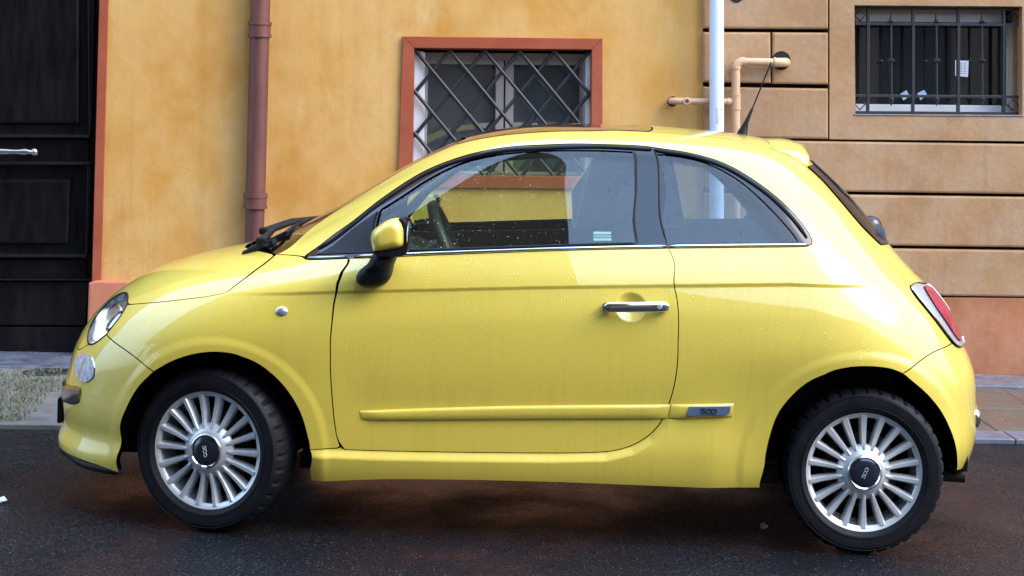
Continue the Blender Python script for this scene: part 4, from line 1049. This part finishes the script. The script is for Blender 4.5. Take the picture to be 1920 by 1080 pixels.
for i in (0, 1):
    x, y = ((1140, 577), (1246, 576))[i]
    p = in_car(x, y, hc[i][1]); both('handle_mount', lambda bm: bm_box(bm, (p[0], p[1]+.018, p[2]), (.03, .04, .026), None, .005), 'black_plastic')
# side repeater
p = skin(*unproj(528.5, 584)); n = skin_n(*unproj(528.5, 584))
def dome(bm, p, n, rx, rz, h, k=8, seg=24):
    n = Vector(n); u = Vector((1, 0, 0)); u = (u-n*u.dot(n)).normalized(); v = n.cross(u); top = bm.verts.new(Vector(p)+n*h); prev = None; first = None
    for j in range(1, k+1):
        a = j/k*PI/2; ring = [bm.verts.new(Vector(p)+n*(h*math.cos(a))+u*(rx*math.sin(a)*math.cos(b))+v*(rz*math.sin(a)*math.sin(b))) for b in np.linspace(0, 2*PI, seg, endpoint=False)]
        for i in range(seg):
            if prev is None: bm.faces.new((top, ring[i], ring[(i+1) % seg]))
            else: bm.faces.new((prev[i], ring[i], ring[(i+1) % seg], prev[(i+1) % seg]))
        prev = ring
    bmesh.ops.recalc_face_normals(bm, faces=bm.faces[:])
both('side_repeater', lambda bm: dome(bm, p, n, .0205, .0165, .010), 'frost')
both('repeater_ring', lambda bm: dome(bm, p-n*.002, n, .0225, .0185, .006), 'chrome')

# --- lamps
def ring_on(L, w, h, off):
    s, t = L[:, 0]/KS, L[:, 1]/KTT; P = skin(s, t)+skin_n(s, t)*off
    def f(bm): tube(bm, P, w, 6, closed=True)
    return f
def lamp_bowl(name, L, depth, m, lens_m, lens_off, ringm, ringw):
    # bowl: the outline shrinking inwards and back
    Li = L if area(L) > 0 else L[::-1]; c = Li.mean(0); s, t = Li[:, 0]/KS, Li[:, 1]/KTT; A = skin(s, t); n = skin_n(s, t).mean(0); C = A.mean(0)
    def f(bm):
        rows = []
        for k in range(9):
            u = k/8; sc = math.cos(u*PI/2*.86); rows.append([bm.verts.new(C+(q-C)*sc-n*depth*math.sin(u*PI/2)) for q in A])
        m_ = len(A)
        for k in range(8):
            for i in range(m_): bm.faces.new((rows[k][i], rows[k][(i+1) % m_], rows[k+1][(i+1) % m_], rows[k+1][i]))
        bm.faces.new(rows[-1]); bmesh.ops.recalc_face_normals(bm, faces=bm.faces[:])
        for fc in bm.faces: fc.normal_flip()
    bl = both(name, f, m)
    for sd, e in enumerate(bl):
        g = panel_geo(L, gap=0, fold=0, off=lens_off, h=.012)
        if sd: g = mirror(g)
        obj('lens', g[0], g[1], M[lens_m], e, True, g[2])
        b2 = bmesh.new(); ring_on(L, ringw, 0, 0)(b2); r_ = from_bm('rim', b2, M[ringm], e, True)
        if sd: r_.data.transform(Matrix.Diagonal((1, -1, 1, 1))); r_.data.flip_normals()
    return bl, C, n
hl, HC, HN = lamp_bowl('headlight', headl, .075, 'bowl', 'lens', .002, 'black_plastic', .0035)
for sd, e in enumerate(hl):
    b2 = bmesh.new(); cc = Vector(HC-HN*.03); dome(b2, cc, HN, .040, .040, .03); r_ = from_bm('projector', b2, M['lens'], e, True)
    b3 = bmesh.new(); nn = Vector(HN); u = nn.cross(Vector((0, 0, 1))).normalized(); w = nn.cross(u)
    tube(b3, [cc+u*.043*math.cos(a)+w*.043*math.sin(a) for a in np.linspace(0, 2*PI, 28, endpoint=False)], .006, 8, closed=True); r2 = from_bm('bezel', b3, M['alloy_dark'], e, True)
    if sd:
        for q in (r_, r2): q.data.transform(Matrix.Diagonal((1, -1, 1, 1))); q.data.flip_normals()
fg, FC, FN = lamp_bowl('front_indicator', fogl, .035, 'bowl', 'indicator', .004, 'chrome', .0035)
tl = panel('tail_lamp', lampR, 'lamp_silver', gap=.001, fold=.02, off=.006)
for sd, e in enumerate(tl):
    g = panel_geo(red_in, gap=0, fold=.006, off=.011, h=.012); g = mirror(g) if sd else g; obj('red_lens', g[0], g[1], M['red_lens'], e, True, g[2])
    b2 = bmesh.new(); ring_on(lampR, .0032, 0, .008)(b2); r_ = from_bm('rim', b2, M['chrome'], e, True)
    if sd: r_.data.transform(Matrix.Diagonal((1, -1, 1, 1))); r_.data.flip_normals()

# --- front furniture: chrome whisker, plate, lower lip; rear: chrome piece, exhaust
def nose_wrap(name, pts, t_side, w, h, m, off=.0):
    """strip running along the nose from a seen point to the centre line, mirrored over"""
    q = np.array([unproj(*p) for p in pts]); e = q[-1]; Q = np.concatenate([q, [(e[0]*k, e[1]+(t_side-e[1])*(1-k)) for k in (.75, .5, .25, 0)]])
    P = skin(Q[:, 0], Q[:, 1])+skin_n(Q[:, 0], Q[:, 1])*off; P = catmull(P, .02); P = np.concatenate([P, P[-2::-1]*[1, -1, 1]])
    bm = bmesh.new(); n = len(P); rows = []
    for i in range(n):
        t = P[min(i+1, n-1)]-P[max(i-1, 0)]; t /= np.linalg.norm(t); up = np.array([0, 0, 1.]); o_ = np.cross(up, t); o_ /= np.linalg.norm(o_)
        if o_[0]*(-1)+o_[1]*np.sign(P[i][1]+1e-9)*0 < 0 and abs(o_[0]) > .15: o_ = -o_
        if abs(o_[0]) <= .15 and o_[1]*P[i][1] < 0: o_ = -o_
        k = min(1, (.75+.2*min(i, n-1-i)))
        rows.append([bm.verts.new(P[i]+up*(w*.5*k*math.cos(a))+o_*(h*k*math.sin(a))) for a in np.linspace(0, 2*PI, 14, endpoint=False)])
    for i in range(n-1):
        for k in range(14): bm.faces.new((rows[i][k], rows[i+1][k], rows[i+1][(k+1) % 14], rows[i][(k+1) % 14]))
    bm.faces.new(rows[0]); bm.faces.new(rows[-1]); bmesh.ops.recalc_face_normals(bm, faces=bm.faces[:])
    return from_bm(name, bm, M[m], CAR, True)
nose_wrap('bumper_chrome', [(151, 741), (136, 741), (121, 736)], st((117, 735))[1], .070, .006, 'chrome_dark', .003)
nose_wrap('bumper_lip', [(222, 888), (187, 880), (151, 870), (125, 852)], st((113, 842))[1]-.01, .030, .010, 'black_plastic', -.008)
bm = bmesh.new(); zp = skin0(0., st((118, 775))[1]); bm_box(bm, (zp[0]-.010, 0, zp[2]-.01), (.014, .50, .09), None, .004); pl = from_bm('number_plate', bm, M['pvc_white'], CAR)
bm = bmesh.new(); bm_box(bm, (zp[0]-.002, 0, zp[2]-.01), (.02, .52, .10), None, .006); from_bm('plate_holder', bm, M['black_plastic'], CAR)
sR = st((1829, 787))
def rear_ch(bm):
    n = 26; rows = []
    for i in range(n+1):
        s = .905+(.985-.905)*i/n; P = skin(np.array([s]), np.array([sR[1]]))[0]; N_ = skin_n(np.array([s]), np.array([sR[1]]))[0]; k = min(1, .5+.25*min(i, n-i))
        rows.append([bm.verts.new(P+np.array([0, 0, 1])*(.037*k*math.cos(a))+N_*(.018*k*math.sin(a))) for a in np.linspace(0, 2*PI, 12, endpoint=False)])
    for i in range(n):
        for k in range(12): bm.faces.new((rows[i][k], rows[i+1][k], rows[i+1][(k+1) % 12], rows[i][(k+1) % 12]))
    bm.faces.new(rows[0]); bm.faces.new(rows[-1]); bmesh.ops.recalc_face_normals(bm, faces=bm.faces[:])
both('rear_bumper_chrome', rear_ch, 'chrome')
bm = bmesh.new(); tube(bm, [(2.45, -.40, .225), (2.735, -.44, .225)], .028, 16); from_bm('exhaust', bm, M['alloy_dark'], CAR, True)
# boot-lid bits: roof spoiler, washer/brake hump, handle
_sa = [st((1436, 263)), st((1443, 269)), st((1447, 279))]
_A = skin(np.array([1., (1+_sa[0][0])/2]+[q[0] for q in _sa]), np.array([_sa[0][1]+.004, _sa[0][1]+.003]+[q[1] for q in _sa]))
_B = np.array([in_car(1509, 273, 0.), in_car(1509.5, 275, -.17), in_car(1513.5, 286, -.29), in_car(1516.5, 296, -.345), in_car(1513, 308, -.368)])
_A = catmull(_A, .025); _B = catmull(_B, .025)
def spoiler(bm):
    rows = []; n = 22
    for sd in (1, -1):
        for k in range(n+1):
            u = k/n
            if sd == 1: u = 1-u
            elif k == 0: continue
            g = lambda Q: np.array([np.interp(u, np.linspace(0, 1, len(Q)), Q[:, i]) for i in range(3)])
            A, B = g(_A), g(_B); row = []
            for v in np.linspace(0, 1, 8): row.append(A+(B-A)*v+np.array([0, 0, 1.])*(.012*math.sin(PI*v)*(1-.6*u)+.002))
            row += [B+np.array([.004, 0, -.010]), B+np.array([-.002, .004, -.024]), B+np.array([-.05, .01, -.035]), A+np.array([0, 0, -.03])]
            rows.append([bm.verts.new((p[0], p[1]*sd if sd == 1 else -p[1], p[2])) for p in row])
    m_ = len(rows[0])
    for i in range(len(rows)-1):
        for k in range(m_): bm.faces.new((rows[i][k], rows[i+1][k], rows[i+1][(k+1) % m_], rows[i][(k+1) % m_]))
    bm.faces.new(rows[0]); bm.faces.new(rows[-1]); bmesh.ops.recalc_face_normals(bm, faces=bm.faces[:])
both('spoiler', spoiler, 'paint', n=1, sharp=70)
wq = in_car(1645, 428, -.05)
def hump(bm):
    dome(bm, (wq[0]-.035, 0, wq[2]-.012), (.78, 0, .62), .052, .040, .068)
both('rear_wiper', hump, 'black_gloss', n=1)
both('tailgate_handle', lambda bm: bm_box(bm, (2.585, 0, .930), (.03, .40, .05), Matrix.Rotation(math.radians(-35), 3, 'Y'), .012), 'black_plastic', n=1)
# aerial
ab = skin(*unproj(1392, 251.5)); ab = np.array([ab[0], 0, 1.477]); abp = car_px(ab)
a0 = in_car(1392, 251, 0.); a1 = in_car(1400, 228, 0.); a2 = in_car(1410, 205, 0); a3 = in_car(1446, 117, 0.)
bm = bmesh.new(); tube(bm, [a0-np.array([0, 0, .012]), a0+np.array([0, 0, .004]), a1, a2, a2+(a3-a2)*.02], [.026, .020, .0085, .0055, .003], 12)
tube(bm, [a2, a3], .0028, 8); from_bm('aerial', bm, M['black_plastic'], CAR, True)
# wipers and cowl clutter
def wiper(y0, xo, parent=CAR):
    def on_ws(yy, t):                              # point on the screen at half-width yy
        s = np.linspace(0, .2, 60); P = skin0(s, np.full(60, t)); i = np.argmin(np.abs(P[:, 1]+abs(yy))); q = P[i].copy(); q[1] = yy; n_ = skin_n(s[i:i+1], np.array([t]))[0]; n_[1] *= -np.sign(yy) if yy > 0 else 1; return q, n_
    piv, _ = on_ws(y0, .520); piv = piv+[-.03, 0, .022]
    tip, nt = on_ws(y0+.42, .565); tip = tip+nt*.018
    b0, n0 = on_ws(y0+.10, .548); b1, n1 = on_ws(min(y0+.62, .6), .562)
    bm = bmesh.new(); tube(bm, [piv, piv+(tip-piv)*.3+[0, 0, .02], tip], [.016, .011, .008], 8)
    bm_box(bm, piv, (.042, .04, .030), None, .010)
    bl = [b0+(b1-b0)*u+(n0*(1-u)+n1*u)*(.012+.006*math.sin(PI*u)) for u in np.linspace(0, 1, 9)]
    tube(bm, bl, .008, 8); from_bm('wiper', bm, M['black_plastic'], parent, True)
wiper(-.42, 0); wiper(.10, 0)
for px, py, y in ((500, 462, -.30), (483, 465, -.36), (522, 447, -.22)):
    q = in_car(px, py, y); bm = bmesh.new(); bm_box(bm, q, (.10, .16, .028), Matrix.Rotation(math.radians(-28), 3, 'Y'), .01); from_bm('cowl_grille', bm, M['black_plastic'], CAR)

# --- door mirrors
def loft(bm, rings):
    R = [[bm.verts.new(p) for p in r] for r in rings]; m_ = len(R[0])
    for a, b in zip(R[:-1], R[1:]):
        for i in range(m_): bm.faces.new((a[i], b[i], b[(i+1) % m_], a[(i+1) % m_]))
    bm.faces.new(R[0]); bm.faces.new(R[-1][::-1]); bmesh.ops.recalc_face_normals(bm, faces=bm.faces[:])
SH = [(695, 447), (697.5, 435), (711.7, 421.7), (726.7, 412.5), (745, 408.5), (752, 412), (757.5, 423), (760, 436.7), (759.5, 456.7), (755, 462.5), (740, 466.7), (720, 470), (702, 471), (697, 460)]
YM = -.90
def shell_rings(ol, y_out, y_in, grow, push):
    P = np.array([in_car(x, y, YM) for x, y in ol]); P = catmull(P, .006, True); C = P.mean(0); out = []
    for u in np.linspace(0, 1, 8):
        a = u*PI/2; k = math.sin(a)*.62+.38; y = y_out+(YM-y_out)*(1-math.cos(a))
        out.append([np.array([C[0]+(p[0]-C[0])*k, y, C[2]+(p[2]-C[2])*k]) for p in P])
    out[-1] = [np.array([p[0], YM, p[2]]) for p in P]
    for u in np.linspace(.3, 1, 4):
        out.append([np.array([C[0]+(p[0]-C[0])*(1+.0*u), YM+(y_in-YM)*u, C[2]+(p[2]-C[2])*(1-.12*u*u)]) for p in P])
    return out
mr = both('door_mirror', lambda bm: loft(bm, shell_rings(SH, -.955, -.80, 0, 0)), 'paint', sharp=60)
HS = [(702, 469), (703, 478), (720, 481), (745, 481), (760, 477), (765, 462), (766, 440), (761, 424), (754, 411.5), (748, 410), (756, 437), (755, 460), (738, 466)]
both('mirror_housing', lambda bm: loft(bm, [[p+np.array([0, d, 0]) for p in catmull([in_car(x, y, -.925) for x, y in HS], .006, True)] for d in (0, .03, .07, .12)]), 'black_plastic', sharp=50)
def mglass(bm):
    c = Vector(in_car(766, 441, -.865)); dome(bm, c, (1, -.05, 0), .07, .052, .006)
both('mirror_glass', mglass, 'chrome')
STK = [(702, 474), (690, 493), (673, 508), (667, 520), (670, 532), (680, 538), (695, 539.5), (713, 537), (726.7, 528), (732.5, 518), (736, 500), (743, 480), (735, 474)]
def stalk(bm):
    P0 = catmull([in_car(x, y, -.835) for x, y in STK], .006, True); C0 = P0.mean(0); rings = []
    for d, k in ((.065, 1.0), (.02, 1.0), (.0, .985), (-.018, .92), (-.030, .80), (-.038, .60), (-.041, .3)):
        rings.append([np.array([C0[0]+(p[0]-C0[0])*k, p[1]+d-max(0, (p[2]-C0[2]))*.42, C0[2]+(p[2]-C0[2])*k]) for p in P0])
    loft(bm, rings)
both('mirror_stalk', stalk, 'black_plastic', sharp=70)

# --- wheels
RR, RT, WID = .214, .2925, .185
def wheel_meshes():
    out = {}
    bm = bmesh.new(); hw = WID/2
    prof = [(RR-.004, -hw+.012), (RR+.004, -hw+.006), (RR+.012, -hw-.001), (RR+.03, -hw-.004), (RR+.052, -hw-.002), (RR+.066, -hw+.010), (RT-.006, -hw+.022), (RT-.001, -hw+.034), (RT, -hw+.05), (RT+.001, 0), (RT, hw-.05), (RT-.006, hw-.022), (RR+.05, hw+.002), (RR+.02, hw), (RR, hw-.012)]
    seg = 180; rings = []
    for k in range(seg):
        a = k/seg*2*PI; row = []
        for j, (r, h) in enumerate(prof):
            g = 0
            if 5 <= j <= 11:                        # tread blocks: cross grooves, staggered left and right
                ph = (k+(0 if j < 9 else 2)) % 5; g = .0075 if ph == 0 else 0.
                if j in (5, 11): g *= .5
                if j == 9: g = .007
            row.append(bm.verts.new(((r-g)*math.cos(a), h, (r-g)*math.sin(a))))
        rings.append(row)
    for k in range(seg):
        A, B = rings[k], rings[(k+1) % seg]
        for i in range(len(prof)-1): bm.faces.new((A[i], A[i+1], B[i+1], B[i]))
    # lettering-like ridges and a rim guard on the outer wall
    for r0 in (RR+.016, RR+.058): tube(bm, [(r0*math.cos(a), -hw-.0035, r0*math.sin(a)) for a in np.linspace(0, 2*PI, 96, endpoint=False)], .0016, 5, closed=True)
    bmesh.ops.recalc_face_normals(bm, faces=bm.faces[:]); out['tyre'] = (bm, 'tyre', 30)
    bm = bmesh.new()
    lathe(bm, [(RR-.024, -.030), (RR-.020, -.055), (RR-.022, -.068), (RR-.014, -.076), (RR-.004, -.080), (RR+.003, -.078), (RR+.004, -.072), (RR-.004, -.062)], 96, 'Y')
    lathe(bm, [(RR-.018, -.060), (RR-.030, .0), (RR-.026, .06), (RR-.004, .08)], 96, 'Y')
    out['rim'] = (bm, 'alloy', 35)
    bm = bmesh.new(); lathe(bm, [(.062, -.092), (.070, -.090), (.078, -.082), (.092, -.074), (.098, -.064), (.094, -.048), (.060, -.040), (.058, -.086), (.062, -.092)], 72, 'Y'); out['hub'] = (bm, 'alloy', 40)
    bm = bmesh.new(); lathe(bm, [(0, -.097), (.03, -.0965), (.050, -.094), (.053, -.091), (.053, -.07)], 56, 'Y'); out['hub_cap'] = (bm, 'cap', 40)
    bm = bmesh.new(); lathe(bm, [(.052, -.094), (.056, -.098), (.062, -.096), (.064, -.090), (.060, -.08)], 56, 'Y'); out['cap_ring'] = (bm, 'chrome', 60)
    bm = bmesh.new(); lathe(bm, [(0, -.01), (.13, -.01), (.135, -.005), (.135, .01), (0, .012)], 48, 'Y'); bm_box(bm, (.09, -.012, -.05), (.07, .05, .10), None, .01); out['brake'] = (bm, 'alloy_dark', 40)
    bm = bmesh.new(); lathe(bm, [(0, .02), (RR-.03, .02), (RR-.03, .03), (0, .03)], 40, 'Y'); out['inner_shield'] = (bm, 'void', 40)
    bm = bmesh.new(); S_ = 10; rows = []
    for i in range(S_+1):                           # one spoke: ridge narrow at the hub, broad at the rim
        u = i/S_; r = .080+(RR-.014-.080)*u; w = .0078+.0050*u**1.2; top = -.083+.010*math.sin(PI*u)*.6+.006*u; e = .35+.65*min(1, u*7)
        rows.append([bm.verts.new((w*1.12*x, y, r)) for x, y in ((-1.15, -.042), (-1.0, top+.012), (-.72, top+.002), (-.45*e, top-.002*e), (.45*e, top-.002*e), (.72, top+.002), (1.0, top+.012), (1.15, -.042))])
    for i in range(S_):
        for k in range(7): bm.faces.new((rows[i][k], rows[i+1][k], rows[i+1][k+1], rows[i][k+1]))
        bm.faces.new((rows[i][7], rows[i+1][7], rows[i+1][0], rows[i][0]))
    bm.faces.new(rows[0]); bm.faces.new(rows[-1][::-1]); bmesh.ops.recalc_face_normals(bm, faces=bm.faces[:]); out['spoke'] = (bm, 'alloy', 38)
    bm = bmesh.new(); glyph(bm, five_hundred(), np.array([0, -.0975, 0]), np.array([.0145, 0, 0]), np.array([0, 0, .0115]), np.array([0, -1, 0]), .0016, 6); out['numerals'] = (bm, 'alloy', 60)
    res = {}
    for k, (bm, m_, sh) in out.items():
        o = from_bm(k, bm, M[m_], None, True, sharp=sh); res[k] = o.data; bpy.data.objects.remove(o)
    return res
WM = wheel_meshes()
def wheel(pos, steer, spin, flip, cap_spin, sx=1., grow=1.):
    w = empty('wheel', (0, 0, 0)); w.parent = CAR
    w.matrix_local = Matrix.Translation(Vector(pos)) @ Matrix.Rotation(steer+(PI if flip else 0), 4, 'Z') @ Matrix.Diagonal((sx, 1, 1, 1))
    for k in ('tyre', 'rim', 'hub', 'hub_cap', 'cap_ring', 'brake', 'inner_shield', 'numerals'):
        o = link(k, WM[k], w)
        if k == 'numerals': o.rotation_euler.y = cap_spin
    for i in range(18):
        o = link('spoke', WM['spoke'], w); o.rotation_euler.y = spin+i*2*PI/18
    return w
st_a = math.radians(-15.5)
RAD = lambda: None
wheel((-.0105, -.690, .2905), st_a, math.radians(10), False, math.radians(80), .985)
wheel((0, .700, .2905), st_a, .2, True, 1.)
wheel((2.300, -.690, .2905), 0, math.radians(-1.5), False, math.radians(-68), .975)
wheel((2.300, .700, .2905), 0, .1, True, .4)

# --- arches, floor, cabin
def arch(cx, cz, r, y0, y1):
    def f(bm):
        n = 40; A = [math.radians(-6)+math.radians(192)*i/n for i in range(n+1)]
        tp = lambda a: y0+(.17*float(sstep(.12, .38, r*math.cos(a))) if cx > 1 else .13*float(sstep(.08, .37, -r*math.cos(a))))
        o_ = [bm.verts.new((cx+r*math.cos(a), tp(a), cz+r*math.sin(a))) for a in A]; i_ = [bm.verts.new((cx+r*math.cos(a), y1, cz+r*math.sin(a))) for a in A]
        for k in range(n): bm.faces.new((o_[k], o_[k+1], i_[k+1], i_[k]))
        bm.faces.new(i_)
    return f
both('wheel_arch', arch(ARCH_F[0], ARCH_F[1], .362, -.772, -.42), 'void', False)
both('wheel_arch', arch(ARCH_R[0], ARCH_R[1], .385, -.770, -.46), 'void', False)
bm = bmesh.new(); bm_box(bm, (1.15, 0, .25), (1.72, 1.40, .05)); bm_box(bm, (-.36, 0, .27), (.40, 1.0, .10)); bm_box(bm, (2.55, 0, .32), (.36, 1.0, .14)); from_bm('floor_pan', bm, M['void'], CAR)
bm = bmesh.new(); tube(bm, [(.3, .1, .19), (1.4, .15, .20), (1.75, .3, .22), (2.5, .35, .24)], .03, 10); tube(bm, [(1.8, -.6, .24), (2.3, -.55, .26)], .035, 8); from_bm('exhaust_line', bm, M['alloy_dark'], CAR, True)
def xprism(bm, prof, y0, y1, bevel=.012):
    bm_prism(bm, [(x, y0, z) for x, z in prof], (0, y1-y0, 0), bevel)
bm = bmesh.new(); xprism(bm, [(.36, .55), (.36, .965), (.42, .985), (.60, .975), (.76, .90), (.74, .72), (.55, .55)], -.60, .60); xprism(bm, [(.66, .94), (.74, .995), (.84, .985), (.86, .93), (.80, .86)], -.52, -.20); from_bm('dashboard', bm, M['interior'], CAR, True, sharp=30)
wc = in_car(846, 470, -.36); tl_ = math.radians(24)
def swheel(bm):
    R_ = Matrix.Rotation(-tl_, 3, 'Y')
    tube(bm, [Vector(wc)+R_ @ Vector((0, .185*math.cos(a), .185*math.sin(a))) for a in np.linspace(0, 2*PI, 48, endpoint=False)], .021, 10, closed=True)
    for a in (0, PI, -PI/2): tube(bm, [Vector(wc)+R_ @ Vector((-.02, 0, 0)), Vector(wc)+R_ @ Vector((0, .18*math.cos(a), .18*math.sin(a)))], [.025, .014], 8)
    tube(bm, [Vector(wc)+R_ @ Vector((.01, 0, 0)), Vector(wc)+R_ @ Vector((-.05, 0, 0)), Vector(wc)+R_ @ Vector((-.22, 0, -.03))], [.06, .065, .03], 16)
both('steering_wheel', swheel, 'wheel_grip', n=1)
def seat(yc, x0=0.):
    bm = bmesh.new()
    def cush(prof, w): xprism(bm, prof, yc-w/2, yc+w/2, .035)
    cush([(.92+x0, .42), (.92+x0, .58), (1.40+x0, .54), (1.42+x0, .42)], .48)
    cush([(1.34+x0, .50), (1.46+x0, 1.02), (1.52+x0, 1.05), (1.60+x0, 1.03), (1.50+x0, .48)], .46)
    cush([(1.47+x0, 1.0), (1.51+x0, 1.22), (1.55+x0, 1.275), (1.61+x0, 1.27), (1.65+x0, 1.12), (1.62+x0, 1.0)], .30)
    tube(bm, [(1.545+x0, yc-.06, 1.0), (1.55+x0, yc-.06, 1.1)], .007, 6); tube(bm, [(1.545+x0, yc+.06, 1.0), (1.55+x0, yc+.06, 1.1)], .007, 6)
    from_bm('seat', bm, M['seat'], CAR, True, sharp=50)
seat(-.36, -.12); seat(.36, -.10)
bm = bmesh.new(); xprism(bm, [(1.95, .45), (1.95, .60), (2.28, .58), (2.38, .98), (2.46, .99), (2.46, .45)], -.50, .50, .03)
for yc in (-.26, .26): xprism(bm, [(2.38, 1.0), (2.37, 1.12), (2.43, 1.13), (2.46, 1.0)], yc-.11, yc+.11, .02)
from_bm('rear_seat', bm, M['seat'], CAR, True, sharp=50)
# pillar trims, door trims and headlining
def trim(poly, y, th, m, name):
    bm = bmesh.new(); bm_prism(bm, [in_car(px, py, y+(py-460)*-.0 ) for px, py in poly], (0, th, 0), .004); from_bm(name, bm, M[m], CAR)
def lean_y(z): return np.interp(z, [.9, 1.045, 1.14, 1.235, 1.325, 1.39], [.745, .715, .675, .625, .570, .52])
def trim_far(name, pts, m, inb=.0, sides=(1,)):
    """trim panel lying just inside the far flank, drawn as seen through the windows"""
    for sd in sides:
        P = []
        for px, py in pts:
            y = .66
            for _ in range(4): q = in_car(px, py, y); y = float(lean_y(q[2]))-inb
            P.append(Vector((q[0], sd*y, q[2])))
        bm = bmesh.new(); bm_prism(bm, P, (0, sd*.018, 0), .004); from_bm(name, bm, M[m], CAR)
trim_far('pillar_trim', [(1071, 356), (1096, 322), (1113, 293), (1124, 283), (1245, 283), (1262, 300), (1285, 415), (1285, 440), (1074, 440)], 'trim_pale', .004)
trim_far('roof_rail_trim', [(860, 298), (925, 284), (1010, 279), (1130, 277), (1240, 281), (1320, 300), (1400, 340), (1394, 348), (1312, 309), (1240, 290), (1125, 288), (1012, 291), (930, 298), (868, 310)], 'pillar_grey', -.004)
trim_far('pillar_trim', [(722, 430), (740, 408), (795, 352), (872, 300), (884, 304), (808, 360), (762, 415), (752, 440)], 'pillar_grey', .0)
trim_far('quarter_trim', [(1390, 415), (1402, 400), (1380, 350), (1330, 310), (1340, 303), (1400, 330), (1460, 385), (1500, 440), (1490, 452), (1280, 452), (1280, 417), (1380, 417)], 'interior', .006)
for sd in (-1, 1):
    P = [(.42, .30), (.50, .985), (1.56, 1.035), (1.9, 1.04), (1.95, .5), (1.7, .30)]
    bm = bmesh.new(); bm_prism(bm, [Vector((x, sd*(.70 if z < 1 else .695), z)) for x, z in P], (0, sd*.02, 0), .0); from_bm('door_trim', bm, M['interior'], CAR)
bm = bmesh.new(); rows = []
for x in np.linspace(.86, 2.0, 12):
    zt = np.interp(x, [.86, 1.0, 1.3, 1.6, 2.0], [1.385, 1.415, 1.435, 1.43, 1.36]); rows.append([bm.verts.new((x, y, zt-.10*abs(y/.5)**3)) for y in np.linspace(-.44, .44, 13)])
for i in range(11):
    for k in range(12): bm.faces.new((rows[i][k], rows[i+1][k], rows[i+1][k+1], rows[i][k+1]))
from_bm('headlining', bm, M['headliner'], CAR, True)
# service stickers inside the door glass
def sticker(poly, m, name='sticker', par=None):
    s_ = [unproj(*p_) for p_ in poly]; P = [skin(*q)-skin_n(*q)*.012 for q in s_]; return obj(name, P, [tuple(range(len(P)))], M[m], par or CAR)
sticker([(1113, 432), (1146, 432), (1146, 437), (1113, 437)], 'paper_blue')
sticker([(1113, 438.5), (1146, 438.5), (1146.5, 443), (1113, 443)], 'badge')
sticker([(1113, 444.5), (1146.5, 444.5), (1147, 449), (1113, 449)], 'paper_blue')
trim_far('label', [(1091, 406), (1115, 406), (1115, 413), (1091, 413)], 'badge', .012)
